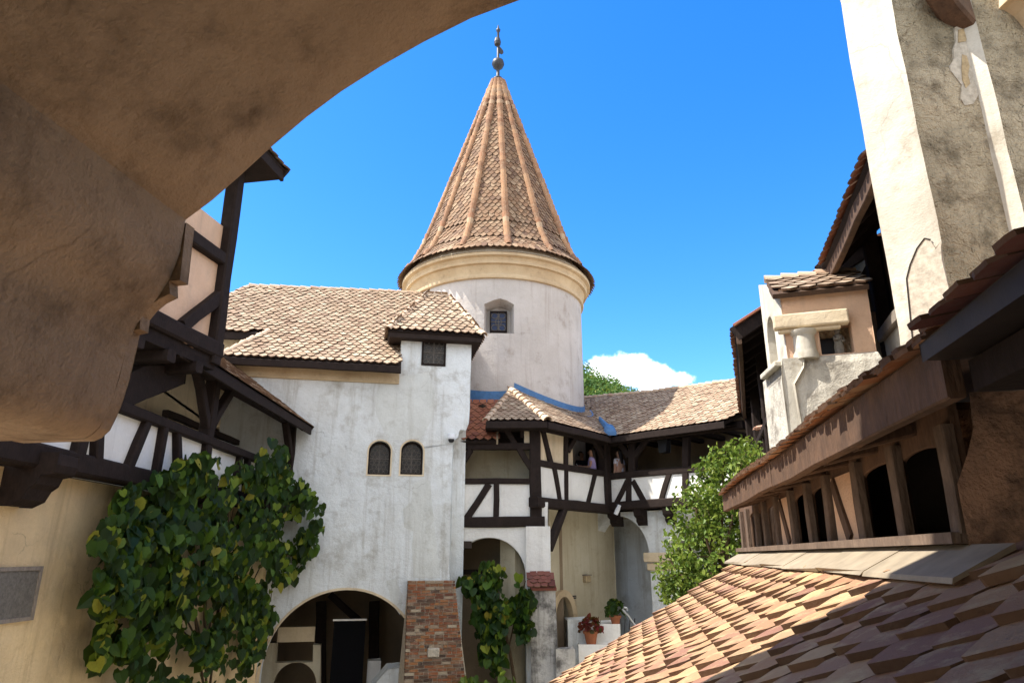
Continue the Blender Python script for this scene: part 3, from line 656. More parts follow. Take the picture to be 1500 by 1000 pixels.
# brick buttress in front of the corner, battered
bt = thing('brick_buttress', F1.w(f1(635, 990, .5)[0], .4, 0), 'battered red brick buttress against the corner of the white house', 'buttress')
tb = .35
qT = [f1(598, 850, tb), f1(666, 849, tb)]; qB = [f1(592, 1000, tb + .25), f1(681, 1000, tb + .25)]
zt_, zb_b = qT[0][1], qB[0][1]
m = MB(); rows = 62; hrow = .078
for r in range(rows):
    z = zt_ - (r + 1) * hrow
    if z < 0: break
    k = (zt_ - z) / (zt_ - zb_b); al = qT[0][0] + (qB[0][0] - qT[0][0]) * k; ar = qT[1][0] + (qB[1][0] - qT[1][0]) * k; bf = tb + .25 * k
    x = al - (.12 if r % 2 else 0)
    while x < ar - .02:
        w = R.choice((.24, .24, .25, .23, .12)); xa = max(x, al); xb = min(x + w - .018, ar)
        if xb - xa > .03:
            j = R.uniform(-.012, .012); dz_ = R.uniform(-.004, .004)
            m.fbox(F1, xa, xb, bf + j, bf - .12, z + .009 + dz_, z + hrow - .008 + dz_)
        x += w
    for e, (x0, x1) in enumerate(((al + .004, al + .1), (ar - .1, ar - .004))):
        m.fbox(F1, x0, x1, bf - .125, .02, z + .008, z + hrow - .006)
m.build('brickwork', 'brick', bt, bevel=0)
m = MB(); m.add([F1.w(qT[0][0] + .02, tb - .025, zt_ - .01), F1.w(qT[1][0] - .02, tb - .025, zt_ - .01), F1.w(qT[1][0] - .02, .01, zt_ - .01), F1.w(qT[0][0] + .02, .01, zt_ - .01)] +
    [F1.w(qT[0][0] + (qB[0][0] - qT[0][0]) * (zt_ / (zt_ - zb_b)) + .02, tb + .25 * (zt_ / (zt_ - zb_b)) - .025, 0), F1.w(qT[1][0] + (qB[1][0] - qT[1][0]) * (zt_ / (zt_ - zb_b)) - .02, tb + .25 * (zt_ / (zt_ - zb_b)) - .025, 0), F1.w(qT[1][0] + .9, .01, 0), F1.w(qT[0][0] - .3, .01, 0)],
    [(0, 1, 2, 3), (0, 4, 5, 1), (1, 5, 6, 2), (3, 7, 4, 0)]); m.build('core', 'mortar', bt)
m = MB(); q = f1(635, 955, tb + .18); m.fbox(F1, q[0] - .16, q[0] + .15, tb + .24, tb, q[1] - .11, q[1] + .11); m.build('pale_block', 'stonewhite', bt, bevel=.03)
# dome camera on the corner of the house
q = f1(661, 643, .1); sc_ = thing('security_camera', F1.w(q[0], .1, q[1]), 'small white dome security camera fixed to the house corner', 'camera')
m = MB(); m.lathe(F1.w(q[0], .1, q[1]), [(.02, .16), (.09, .15), (.11, .05), (.1, .0)], 14); m.fbox(F1, q[0] - .03, q[0] + .03, .06, -.005, q[1] + .06, q[1] + .14); m.build('housing', 'plastic', sc_)
m = MB(); m.lathe(F1.w(q[0], .1, q[1]), [(.085, .0), (.08, -.05), (.05, -.09), (.01, -.1)], 14); m.build('dome', 'blackplastic', sc_)
# ------------------------------------------------------------------ round tower
TC = V((-.64, 26, 0)); TR = 3.42
tw_ = thing('round_tower', TC, 'round plastered tower with tall conical tiled roof and iron finial', 'tower')
prof = [(TR + .05, 0), (TR, 6), (TR, 12), (TR, 15.6)]
# window recess cut as a real niche: the wall is a shell with a hole
wl = onY(706, 445, 22.7); wr = onY(755, 445, 22.7)
def ang(p): return math.atan2(p[1] - TC.y, p[0] - TC.x)
def cyl_hit(px, py, r=TR):
    d = ray(px, py); o = CAM - TC; A_ = d.x**2 + d.y**2; B_ = 2 * (o.x*d.x + o.y*d.y); C_ = o.x**2 + o.y**2 - r*r
    return CAM + d * ((-B_ - math.sqrt(max(0, B_*B_ - 4*A_*C_))) / (2 * A_))
P0, P1, P2, P3 = cyl_hit(709, 488), cyl_hit(753, 488), cyl_hit(753, 446), cyl_hit(709, 446); PT = cyl_hit(731, 437)
wa0, wa1 = ang(P0), ang(P1); wz0, wz1, wzt = P0.z, P2.z, PT.z
m = MB(); nseg = 96; zs_ = [0, 4, 8, 10, 11, wz0, wz1, wzt + .02, 15.1, 15.6]
da_ = 2 * math.pi / nseg; i0 = round(wa0 / da_); i1 = round(wa1 / da_)
warp = {}
for i in range(nseg):
    a = i * da_
    warp[i] = a
i0 %= nseg; i1 %= nseg
warp[i0] = wa0 % (2*math.pi); warp[i1] = wa1 % (2*math.pi)
cols_ = i1 - i0
vs = []
for z in zs_:
    for i in range(nseg):
        zz = z
        if abs(z - wz1) < 1e-6 and i0 <= i <= i1:
            q = (i - i0) / max(1, cols_); zz = wz1 + (wzt - wz1) * math.sin(math.pi * q)
        if z == wzt + .02 and i0 <= i <= i1: zz = wzt + .03
        vs.append((TC.x + TR * math.cos(warp[i]), TC.y + TR * math.sin(warp[i]), zz))
fs = []
for k in range(len(zs_) - 1):
    for i in range(nseg):
        if zs_[k] == wz0 and i0 <= i < i1: continue
        j = (i + 1) % nseg; fs.append((k*nseg+i, k*nseg+j, (k+1)*nseg+j, (k+1)*nseg+i))
m.add(vs, fs)
# reveal
mid = (P0 + P1) / 2; mid.z = 0; FWn = Fr((mid.x, mid.y), math.degrees(math.atan2(-(mid.y - TC.y), mid.x - TC.x)))
k = zs_.index(wz0); rim = [(k*nseg + i) for i in range(i0, i1 + 1)] + [((k+1)*nseg + i) for i in range(i1, i0 - 1, -1)]
rv = [V(vs[q]) for q in rim]; c_ = sum(rv, V()) / len(rv)
inner = [c_ + (p - c_) * .8 - FWn.n * .55 for p in rv]
nn_ = len(rim); m.add(rv + inner, [(i, nn_ + i, nn_ + (i+1) % nn_, (i+1) % nn_) for i in range(nn_)] + [tuple(range(nn_, 2 * nn_))])
o = m.build('wall', 'tower', tw_)
nwf = len(fs)
for p in o.data.polygons: p.use_smooth = p.index < nwf
q = [FWn.px(719, 486, -.45), FWn.px(741, 486, -.45), FWn.px(741, 458, -.45), FWn.px(719, 458, -.45)]
wn = lead_window(tw_, FWn, rect(q[0][0] - .04, q[1][0] + .04, q[0][1] - .02, q[2][1] + .04), -.44, glass='blueglass', pitch=.3)
# moulded cornice
m = MB(); m.lathe(TC, [(TR - .02, 15.42), (TR + .09, 15.44), (TR + .11, 15.5), (TR + .10, 15.56), (TR + .03, 15.6), (TR + .04, 15.72), (TR + .12, 15.86), (TR + .14, 15.92), (TR + .24, 15.94), (TR + .25, 16.02), (TR + .22, 16.06), (TR + .26, 16.16), (TR + .38, 16.2), (TR + .38, 16.3), (TR - .3, 16.34)], 96, caps=False)
smooth_by_angle(m.build('cornice', 'cornice', tw_), 30)
# cone
NS = 14; OFF = rad(-90 + 7.8)
cp = [(.20, 26.35), (1.45, 22.55), (2.70, 18.75), (3.05, 17.75), (3.42, 17.0), (3.93, 16.38)]
def cone_r(s):     # arc-length param -> r, z, slope
    for (r0, z0), (r1, z1) in zip(cp, cp[1:]):
        l = math.hypot(r1 - r0, z1 - z0)
        if s <= l or (r1, z1) == cp[-1]: return r0 + (r1 - r0) * s / l, z0 + (z1 - z0) * s / l, (r1 - r0) / l, (z1 - z0) / l
        s -= l
SL = sum(math.hypot(b[0]-a[0], b[1]-a[1]) for a, b in zip(cp, cp[1:]))
fac = lambda a: math.cos(math.pi / NS) / math.cos(((a - OFF) % (2*math.pi/NS)) - math.pi / NS)
m = MB(); ex = .185; s = SL + .03; row = 0
while s > .35:
    r, z, dr, dz_ = cone_r(min(s, SL)); bl = min(1, max(0, (SL - s) / 1.3))
    if s > SL: r += s - SL
    nt_ = max(NS, int(round(2*math.pi*r/.235 / NS)) * NS)
    for i in range(nt_):
        a = OFF + (i + (.5 if row % 2 else 0)) * 2*math.pi/nt_ + R.uniform(-.004, .004)
        if math.sin(a) > .35: continue
        q = fac(a); k = 1 + (q - 1) * bl
        aq = OFF + (math.floor(((a - OFF) / (2*math.pi/NS))) + .5) * 2*math.pi/NS
        an = a + (aq - a) * bl
        o = V((TC.x + r*k*math.cos(a), TC.y + r*k*math.sin(a), z)); rd = V((math.cos(an), math.sin(an), 0))
        Vd = (rd * dr + V((0, 0, dz_))).normalized(); U = V((-math.sin(an), math.cos(an), 0)); Nn = U.cross(Vd)
        if Nn.dot(rd) < 0: Nn = -Nn
        put_tile(m, o, U, Vd, Nn, 2*math.pi*r/nt_*1.0, ex*2.1, .03, 'point')
    s -= ex; row += 1
m.build('roof', 'conetile', tw_)
m = MB(); m.lathe(TC, [(max(.02, r - .12), z - .05) for r, z in cp] + [(3.7, 16.31), (3.0, 16.31)], 48, caps=False); m.build('roof_deck', 'mortar', tw_)
for kk in range(NS):
    a = OFF + kk * 2*math.pi/NS
    if math.sin(a) > .4: continue
    m = MB(); pts = []
    for (r0, z0), (r1, z1) in zip(cp[:-1], cp[1:]):
        e = (r1, z1) if (r1, z1) != cp[-1] else (r0 + (r1 - r0) * .6, z0 + (z1 - z0) * .6)
        A_ = TC + V((r0*math.cos(a), r0*math.sin(a), z0)); B_ = TC + V((e[0]*math.cos(a), e[0]*math.sin(a), e[1])); rd = V((math.cos(a), math.sin(a), .3))
        ridge_caps(m, A_ + rd * .04, B_ + rd * .04, .125, .27, up=rd)
    m.build('hip_rib', 'ribtile', tw_)
m = MB(); zt0 = onY(730, 119, 26).z; m.lathe(TC, [(.36, 25.75), (.27, zt0 - .3), (.16, zt0), (.05, zt0 + .02)], 20); m.build('mortar_cap', 'mortar', tw_)
fz = lambda py: onY(730, py, 26).z
m = MB(); m.lathe(TC, [(.05, zt0 - .05), (.22, zt0 + .02), (.24, zt0 + .08), (.2, zt0 + .14), (.08, zt0 + .18), (.075, fz(103)), (.1, fz(102)), (.22, fz(99)), (.29, fz(94.5)), (.25, fz(90)), (.12, fz(87)), (.06, fz(85.5)), (.055, fz(60)), (.05, fz(48)), (.09, fz(46)), (.1, fz(44)), (.05, fz(42)), (.015, fz(37))], 16)
fin = m.build('finial', 'iron', tw_, smooth=True)
m = MB(); FV = Fr((TC.x, TC.y), 90)
m.prism(FV, [(-.02, fz(68)), (.05, fz(68)), (.14, fz(71)), (.24, fz(75)), (.25, fz(78)), (.16, fz(80)), (.05, fz(78)), (-.03, fz(76))], .02, -.02)
m.lathe(TC + V((-.03, 0, 0)), [(.03, fz(68)), (.14, fz(66)), (.16, fz(62)), (.12, fz(57)), (.03, fz(55))], 12); m.build('vane', 'blackplastic', fin)
# lightning cable down the left flank
a = rad(200); pts = []
for s in (0, .2, 2, 3.5, 5, 7, 8.5): 
    r, z, _, _ = cone_r(s); pts.append(TC + V(((r + .16) * math.cos(a), (r + .16) * math.sin(a), z)))
m = MB(); m.tube(pts, .018, 6); m.build('cable', 'blackplastic', tw_)
# ------------------------------------------------------------------ corner gallery (three timber bays round the yard)
cg = thing('corner_gallery', (2.5, 21.5, 0), 'half timbered corner gallery with white panels and brown tiled hipped roof beside the round tower', 'gallery')
pG = onY(792, 765, 20.5)
G1 = Fr((pG.x, pG.y), 90); G2 = Fr((pG.x, pG.y), 39)
l2 = G2.px(891, 690)[0]; pc = G2.w(l2, 0, 0)
G3 = Fr((pc.x, pc.y), 134)
p1, p2, p3 = G1.px, G2.px, G3.px
def tb(name, F, c, w, d=.2, b=0, mat='timber'):
    x0, y0, x1, y1 = c; return one_beam(name, F, F.px(x0, y0), F.px(x1, y1), w, d, b - d / 2, cg, mat)
# --- bay 1
z_s1 = p1(730, 764)[1]; z_r1 = p1(730, 704)[1]; z_h1 = p1(730, 653)[1]; aw0 = p1(668, 710)[0]; z_e = p2(830, 626)[1]
zo = .45; zet = p2(840, 628, zo)[1] - .04
one_beam('sill_beam', G1, (aw0 - .1, z_s1), (.12, z_s1), .30, .32, -.1, cg)
one_beam('rail', G1, (aw0, z_r1), (-.1, z_r1), .17, .2, -.1, cg)
one_beam('header_beam', G1, (aw0, z_h1), (0, z_h1), .2, .22, -.1, cg)
one_beam('post', G1, (aw0, z_s1), (aw0, z_h1), .22, .22, -.11, cg)
one_beam('post', G1, (-.14, z_s1 + .1), (-.14, zet + .1), .34, .3, -.12, cg)
for q0, q1, w in (((716, 708), (684, 759), .2), ((727, 706), (727, 759), .17)): tb('strut', G1, (*q0, *q1), w, .17)
m = MB(); m.prism(G1, rect(aw0, -.1, z_s1, z_r1), -.05, -.14); m.build('balustrade_panel', 'white', cg)
for q0, q1 in (((671, 686), (690, 658)), ((781, 690), (760, 656))): tb('knee_brace', G1, (*q0, *q1), .17, .16)
m = MB(); m.prism(G1, rect(aw0 - .5, .3, z_s1 - .1, zet + .3), -1.1, -1.3); m.build('rear_wall', 'beige', cg)
tb('strut', G1, (737, 622, 757, 655), .17, .15)
one_beam('short_post', G1, p1(765, 640), (p1(765, 640)[0], zet + .1), .12, .15, -.1, cg)
q0 = p1(768, 648); q1 = p1(779, 627); m = MB(); m.prism(G1, rect(q0[0], q1[0] + .05, z_h1, zet), -.06, -.13); m.build('gable_panel', 'cream', cg)
m = MB(); m.prism(G1, rect(p1(726, 640)[0], q0[0], z_h1, zet), -.5, -.6); m.build('dark_boarding', 'timber', cg)
m = MB(); m.prism(G1, rect(aw0 - .2, 0, z_s1 - .12, z_s1 + .02), -.15, -1.1); m.build('gallery_floor', 'timber', cg)
# --- bay 2
z_s2 = p2(840, 740)[1]; z_r2 = p2(840, 686)[1]
one_beam('sill_beam', G2, (-.25, z_s2), (l2 + .1, z_s2), .30, .34, -.08, cg)
one_beam('rail', G2, (0, z_r2), (l2, z_r2), .2, .22, -.1, cg)
tb('post', G2, (831, 628, 831, 732), .2)
for q in ((813, 683, 822, 734), (797, 628, 809, 680), (873, 694, 862, 738)): tb('strut', G2, q, .2, .17)
one_beam('post', G2, (l2 - .05, z_s2), (l2 - .05, zet + .1), .36, .34, -.1, cg)
tb('knee_brace', G2, (888, 672, 868, 634), .2, .18); tb('knee_brace', G2, (834, 660, 848, 634), .18, .16)
m = MB(); m.prism(G2, rect(.02, l2, z_s2, z_r2), -.05, -.14); m.build('balustrade_panel', 'white', cg)
a1 = p2(830, 660)[0]
m = MB(); m.prism(G2, rect(.1, a1, z_r2, zet), -.08, -.15); m.build('infill_panel', 'cream', cg)
q = [(a1 + .1, z_r2), p2(851, 690), p2(851, 640), p2(847, 640)]; q[1] = (q[1][0], z_r2)
m = MB(); m.prism(G2, [(a1 + .05, z_r2), (q[1][0], z_r2), (q[1][0], zet - .05), (q[3][0], zet - .05), (a1 + .05, zet - .8)], -.3, -.36); m.build('infill_panel', 'cream', cg)
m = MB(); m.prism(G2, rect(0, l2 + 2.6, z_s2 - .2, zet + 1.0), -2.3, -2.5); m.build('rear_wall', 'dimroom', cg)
m = MB(); m.add([G2.w(-.2, -.1, z_s2 + .12), G2.w(l2, -.1, z_s2 + .12), G2.w(l2 + 2.2, -2.3, z_s2 + .12), G2.w(-.2, -2.3, z_s2 + .12)], [(0, 1, 2, 3)]); m.build('gallery_floor', 'timber', cg)
m = MB(); m.beam(G1.w(p1(804, 803)[0], .0, p1(804, 803)[1]), G2.w(p2(829, 742)[0], -.05, z_s2 - .05), .22, .22); m.build('long_brace', 'timber', cg)
# --- bay 3
z_s3, z_r3 = p3(950, 738)[1], p3(950, 692)[1]; l3 = p3(1095, 690)[0]
one_beam('sill_beam', G3, (0, z_s3), (l3, z_s3), .28, .34, -.08, cg)
one_beam('rail', G3, (0, z_r3), (l3, z_r3), .22, .22, -.1, cg)
tb('strut', G3, (920, 690, 920, 738), .22, .18); tb('strut', G3, (918, 704, 902, 737), .19, .17); tb('strut', G3, (926, 704, 944, 736), .19, .17)
tb('strut', G3, (981, 688, 966, 736), .19, .17); tb('post', G3, (1003, 640, 1003, 736), .22, .2)
tb('post', G3, (924, 640, 924, 690), .26, .24); tb('knee_brace', G3, (928, 668, 948, 640), .18, .16); tb('knee_brace', G3, (920, 668, 902, 640), .2, .16)
m = MB(); m.prism(G3, rect(0, l3, z_s3, z_r3), -.05, -.14); m.build('balustrade_panel', 'white', cg)
m = MB(); m.prism(G3, rect(-2.9, l3 + 2, z_s3 - .2, zet + 1.2), -2.4, -2.6); m.build('rear_wall', 'interior', cg)
m = MB(); m.add([G3.w(0, -.1, z_s2 + .116), G3.w(l3 + 1, -.1, z_s2 + .116), G3.w(l3 + 1, -2.4, z_s2 + .116), G3.w(-2, -2.4, z_s2 + .116)], [(0, 1, 2, 3)]); m.build('gallery_floor', 'timber', cg)
for i in range(7): one_beam('ceiling_joist', G3, (.7 + i * .8, zet - .02), (.7 + i * .8, zet + .12), .16, 2.2, -1.3, cg)
# --- roof
PG = rad(33)
zeG = p2(840, 628, zo)[1] + .05
def rplane(F, ov=zo, z=None): return F.w(0, ov, zeG if z is None else z), (F.n * math.sin(PG) + V((0, 0, math.cos(PG)))).normalized()
o1, n1 = rplane(G1); o2, n2 = rplane(G2); o3, n3 = rplane(G3)
def isect(Fa, Fb, ov, z):   # where two eave lines meet
    A_, B_ = Fa.w(0, ov, z), Fb.w(0, ov, z); d1, d2 = Fa.d, Fb.d; den = d1.x * d2.y - d1.y * d2.x
    k = ((B_.x - A_.x) * d2.y - (B_.y - A_.y) * d2.x) / den; return A_ + d1 * k
c12 = isect(G1, G2, zo, zeG); c23 = isect(G2, G3, zo, zeG)
h12 = n1.cross(n2).normalized(); h12 = h12 if h12.z > 0 else -h12
h23 = n2.cross(n3).normalized(); h23 = h23 if h23.z > 0 else -h23
def pyof(p):
    q = p - CAM; f = q.y * CT + q.z * ST; return 750 + 1000 * q.x / f, 500 - 1000 * (q.z * CT - q.y * ST) / f
def along(c, h, py):
    k = 0
    while k < 8 and pyof(c + h * k)[1] > py: k += .02
    return c + h * k
apex = along(c12, h12, 572); vtop = along(c23, h23, 584)
lc = G1.w(G1.px(712, 611, zo)[0], zo, zeG)
hf = [lc, c12, apex]
r2a = onplane(852, 571, o2, n2)
f2 = [c12, c23, vtop, r2a, onplane(800, 545, o2, n2), apex]
rd3 = onplane(1068, 559, o3, n3); rd3b = onplane(950, 575, o3, n3); zrg = rd3.z
e3 = onplane(1051, 628, o3, n3); e3.z = zeG; q = (e3 - o3).dot(G3.d); e3 = o3 + G3.d * q
f3 = [c23, e3, onplane(1086, 603, o3, n3), onplane(1120, 550, o3, n3), rd3, rd3b, vtop]
for nm, fc, mt, kd in (('hip_roof', hf, 'tile', 'point'), ('middle_roof', f2, 'tile', 'round'), ('right_roof', f3, 'tile', 'round')):
    m = MB(); roof_tiles(m, fc, .22, .17, kd, .022, .03); m.build(nm, mt, cg)
    m = MB(); m.slab([p - V((0, 0, .03)) for p in fc], .1); m.build('roof_deck', 'timber', cg)
# left face of the hip
lb = lc + V((.0, 3, 0)); m = MB(); m.slab([lc - V((0, 0, .02)), lb, apex + V((0, 2, 0)), apex - V((0, 0, .03))], .06); m.build('left_roof', 'tile', cg)
ridges('ridge', 'ridge', cg, ((c12, apex),), .14, .3); ridges('ridge', 'ridge', cg, ((lc, apex), (rd3b, rd3), (vtop, rd3b)), .10, .3)
m = MB()
dz = V((0, 0, -.12))
m.beam(lc + dz, c12 + dz, .1, .2); m.beam(c12 + dz, c23 + dz, .1, .2); m.beam(c23 + dz, e3 + dz, .1, .2); m.build('fascia', 'timber', cg)
m = MB(); m.prism(G1, rect(p1(712, 610)[0], .2, zeG - .22, zeG - .13), zo - .1, -1.0); m.build('soffit', 'timber', cg)
one_beam('plate_beam', G2, (0, zet), (l2, zet), .24, .24, -.1, cg); one_beam('plate_beam', G3, (0, zet), (l3, zet), .24, .24, -.1, cg)
m = MB(); m.add([c12 + dz * 1.2, c23 + dz * 1.2, G2.w(l2, -.2, zeG - .1), G2.w(0, -.2, zeG - .1)], [(0, 1, 2, 3)]); m.add([c23 + dz * 1.2, e3 + dz * 1.2, G3.w(l3, -.2, zeG - .1), G3.w(0, -.2, zeG - .1)], [(0, 1, 2, 3)]); m.build('soffit', 'timber', cg)
# rear slopes that close the roof
bk = V((.2, 3.2, -1.7)); m = MB(); m.slab([vtop, rd3b, rd3b + bk, vtop + bk], .08); m.slab([rd3b, rd3, rd3 + V((2.2, 2.2, -1.8)), rd3b + V((2.2, 2.2, -1.8))], .08); m.build('rear_roof', 'tile', cg)
# low red lean-to at the left
oR = G1.w(0, .12, G1.px(698, 644, .12)[1]); PR = rad(38); nR = (G1.n * math.sin(PR) + V((0, 0, math.cos(PR)))).normalized()
rr4 = [onplane(x, y, oR, nR) for x, y in ((655, 645), (727, 644), (727, 618), (735, 590), (655, 590))]
m = MB(); roof_tiles(m, rr4, .24, .2, 'point', .024, .03); m.build('lean_to_roof', 'redtile', cg)
m = MB(); m.slab([p - V((0, 0, .03)) for p in rr4], .08); m.build('roof_deck', 'timber', cg)
m = MB(); pe = onplane(727, 645, oR, nR); m.beam(pe + V((.03, 0, -.02)), onplane(727, 622, oR, nR) + V((.03, 0, 0)), .05, .2); m.build('lean_to_edge', 'zinc', cg)
# blue flashings: along the tower foot and the valley with its spout head
def tower_pt(a, z, r=TR + .02): return V((TC.x + r * math.cos(a), TC.y + r * math.sin(a), z))
m = MB(); vs = []; rng = [rad(-78 + i * 6) for i in range(15)]
for a in rng:
    pb = tower_pt(a, 0); z = (o2 - pb).dot(n2) / n2.z; 
    vs += [tower_pt(a, z + .26), tower_pt(a, z - .05, TR + .03), tower_pt(a, 0, TR + .34) + V((0, 0, (o2 - tower_pt(a, 0, TR + .34)).dot(n2) / n2.z + .075))]
m.add(vs, [(3*i, 3*i+1, 3*i+4, 3*i+3) for i in range(14)] + [(3*i+1, 3*i+2, 3*i+5, 3*i+4) for i in range(14)]); m.build('tower_flashing', 'copper', cg)
m = MB(); vs = []
for i in range(9):
    a = rad(-112 + i * 5); pb = tower_pt(a, 0); z = (oR - pb).dot(nR) / nR.z; vs += [tower_pt(a, z + .3), tower_pt(a, z - .1, TR + .05)]
m.add(vs, [(2*i, 2*i+1, 2*i+3, 2*i+2) for i in range(8)]); m.build('tower_flashing', 'copper', cg)
m = MB(); vd = h23; s2 = (G3.d - G2.d).normalized(); vs = []
prof_ = [(-.1, .38, .10), (.25, .44, .18), (.7, .42, .2), (1.0, .26, .2), (1.2, .19, .16), (1.8, .17, .14), (2.6, .13, .12), (3.6, .07, .1)]
side = h23.cross(V((0, 0, 1))).normalized(); upn = (n2 + n3).normalized()
for k, w, h in prof_:
    c = c23 + h23 * (k * .62 - .12) + upn * .03
    vs += [c - side * w * .5 + upn * .06, c - side * w * .3 + upn * (h + .08), c + side * w * .3 + upn * (h + .08), c + side * w * .5 + upn * .06]
m.add(vs, [(4*i+j, 4*i+j+1, 4*i+j+5, 4*i+j+4) for i in range(len(prof_)-1) for j in range(3)] + [(3, 2, 1, 0)]); m.build('valley_flashing', 'copper', cg, smooth=True)
# --- walls under the gallery
hw = (p1(770, 850)[0] - p1(661, 850)[0]) / 2; ca = (p1(770, 850)[0] + p1(661, 850)[0]) / 2; zt_ = p1(716, 787)[1]
zsp = zt_ - hw
m = MB(); m.prism(G1, rect(ca - hw - .6, p1(776, 800)[0], 0, z_s1 - .14), -.02, -.6, [arch_pts(ca, zsp, hw, hw, .02, 24)]); m.build('arcade_wall', 'white', cg, bevel=.02)
m = MB(); m.prism(G1, rect(ca - hw - 1, ca + hw + 1.2, 0, 7), -2.0, -2.2); m.build('arcade_rear_wall', 'interior', cg)
m = MB(); q = p1(665, 838, -1.2); m.beam(G1.w(q[0] - .4, -1.2, q[1]), G1.w(ca + hw + .3, -1.2, q[1] + .05), .12, .14); m.build('arcade_beam', 'timber', cg)
zq = p1(788, 772, .12)[1]
m = MB(); m.prism(G1, rect(p1(772, 800)[0], p1(805, 800, .12)[0], 2, zq), .12, -.7); m.build('pier', 'white', cg, bevel=.03)
m = MB(); q = p1(783, 735)[0]; m.prism(G1, rect(p1(784, 750)[0] + .08, p1(802, 750)[0], zq, p1(790, 736)[1]), -.02, -.5); m.build('pier', 'white', cg, bevel=.02)
# wall below bay 2, set back, with the dark arched door
F2w = Fr(G2.w(0, -.75, 0).xy, 39); q2 = F2w.px
aD2, zD2 = q2(825, 915); hwD = .45
zdt = q2(824, 872)[1]
li = 3.15
zws = z_s2 - .1
dh = arch_pts(q2(822, 900)[0], zdt - .8, .52, .8, 2.4, 16)
m = MB(); m.prism(F2w, rect(-.3, q2(886, 800)[0] + .6, 0, zws), 0, -.5, [dh]); m.build('recessed_wall', 'beige', cg, bevel=.03)
m = MB(); m.prism(F2w, arch_pts(q2(822, 900)[0], zdt - .8, .72, .98, 2.4, 16), .14, -.06, [arch_pts(q2(822, 900)[0], zdt - .8, .5, .78, 2.38, 16)]); m.build('door_surround', 'cornice', cg, bevel=.03)
m = MB(); m.prism(F2w, dh, -.25, -.32); m.build('door', 'timber', cg)
# wall below bay 3 with the big niche
F3w = Fr(G3.w(0, -.35, 0).xy, 134); q3 = F3w.px
al_, ar_ = q3(869, 850)[0], q3(953, 850)[0]; zt3 = q3(908, 756)[1]; hw3 = (ar_ - al_) / 2
m = MB(); m.prism(F3w, [(al_ - .35, 0), (l3 + 2, 0), (l3 + 2, zws), (al_ - .35, zws)], 0, -.45, [arch_pts((al_ + ar_) / 2, zt3 - hw3 * 1.12, hw3, hw3 * 1.12, .02, 28), arch_pts(ar_ + .75 + hw3, zt3 - hw3 * 1.12, hw3, hw3 * 1.12, .02, 28)]); m.build('arcade_wall', 'house', cg, bevel=.03)
m = MB(); m.prism(F3w, rect(al_ - 3.4, l3 + 3, 0, zws), -2.2, -2.4); m.build('niche_wall', 'house', cg)
m = MB(); m.prism(F3w, rect(al_ - .4, l3 + 3, zws - .1, zws), -.46, -2.2); m.build('niche_ceiling', 'beige', cg)
m = MB(); zi = q3(955, 835)[1]; zj = q3(955, 800)[1]
m.fbox(F3w, ar_ - .06, ar_ + .78, .08, -.5, zi, zi + (zj - zi) * .3); m.fbox(F3w, ar_ - .14, ar_ + .86, .14, -.5, zi + (zj - zi) * .35, zi + (zj - zi) * .75); m.build('impost', 'cream', cg, bevel=.03)
for x, y in ((905, 750), (945, 757), (988, 750)):
    a = p3(x, y)[0]; FC = Fr(G3.w(a - .14, 0, 0).xy, 44); z0 = z_s3 - .14
    pr = [(.05, z0), (-.5, z0), (-.5, z0 - .5), (-.22, z0 - .5), (-.12, z0 - .38), (-.12, z0 - .28), (.0, z0 - .2)]
    m = MB(); m.prism(Fr(G3.w(a - .14, 0, 0).xy, 134 - 90 + 180), [(x_, z_) for x_, z_ in pr], 0, .28); m.build('corbel_beam', 'timber', cg, bevel=.01)
# tiled cap + stained garden pier in front
bp = thing('stained_pier', G1.w(p1(795, 1000)[0], .6, 0), 'pale plaster pier streaked with black damp under a small red tiled cap', 'pier')
b4 = .55
qa, qb = p1(779, 865, b4)[0], p1(812, 865, b4)[0]; zt_ = p1(797, 862, b4)[1]
m = MB(); m.prism(G1, [(qa - .03, 0), (qb + .14, 0), (qb, zt_), (qa, zt_)], b4, -.05); m.build('pier', 'stained', bp, bevel=.03)
oC = G1.w(0, b4 + .1, zt_ + .02); nC = (G1.n * math.sin(rad(42)) + V((0, 0, math.cos(rad(42))))).normalized()
cp4 = [G1.w(qa - .05, b4 + .1, zt_ + .02), G1.w(qb + .06, b4 + .1, zt_ + .02), G1.w(qb - .06, .1, zt_ + .42), G1.w(qa - .05, .1, zt_ + .42)]
m = MB(); m.slab(cp4, .08); roof_tiles(m, cp4, .2, .16, 'round', .03, .02); m.build('tile_cap', 'captile', bp)
# low walls, steps
def low_wall(nm, F, px0, px1, b0, b1, lab, mat='house', zb=0):
    q0, q1 = F.px(*px0, b0), F.px(*px1, b0); t_ = thing(nm, F.w((q0[0] + q1[0]) / 2, b0, zb), lab, 'wall', 'low walls and steps by the arched door')
    m = MB(); m.prism(F, rect(q0[0], q1[0], zb, q0[1]), b0, b1); m.build('masonry', mat, t_, bevel=.05); return t_
low_wall('low_wall', G1, (817, 953), (840, 953), .9, .3, 'low plaster block beside the streaked pier with blackened edge', 'stained')
w2 = low_wall('low_wall', G1, (834, 910), (869, 910), -.9, -2.2, 'grey rendered parapet block below the small wall plate', 'house')
w3 = low_wall('low_wall', G1, (866, 916), (906, 916), -1.0, -2.4, 'white parapet carrying the potted geranium and green plant', 'white')
w4 = low_wall('low_wall', G1, (850, 946), (905, 946), -.3, -.98, 'lower white step wall in front of the parapet', 'white')
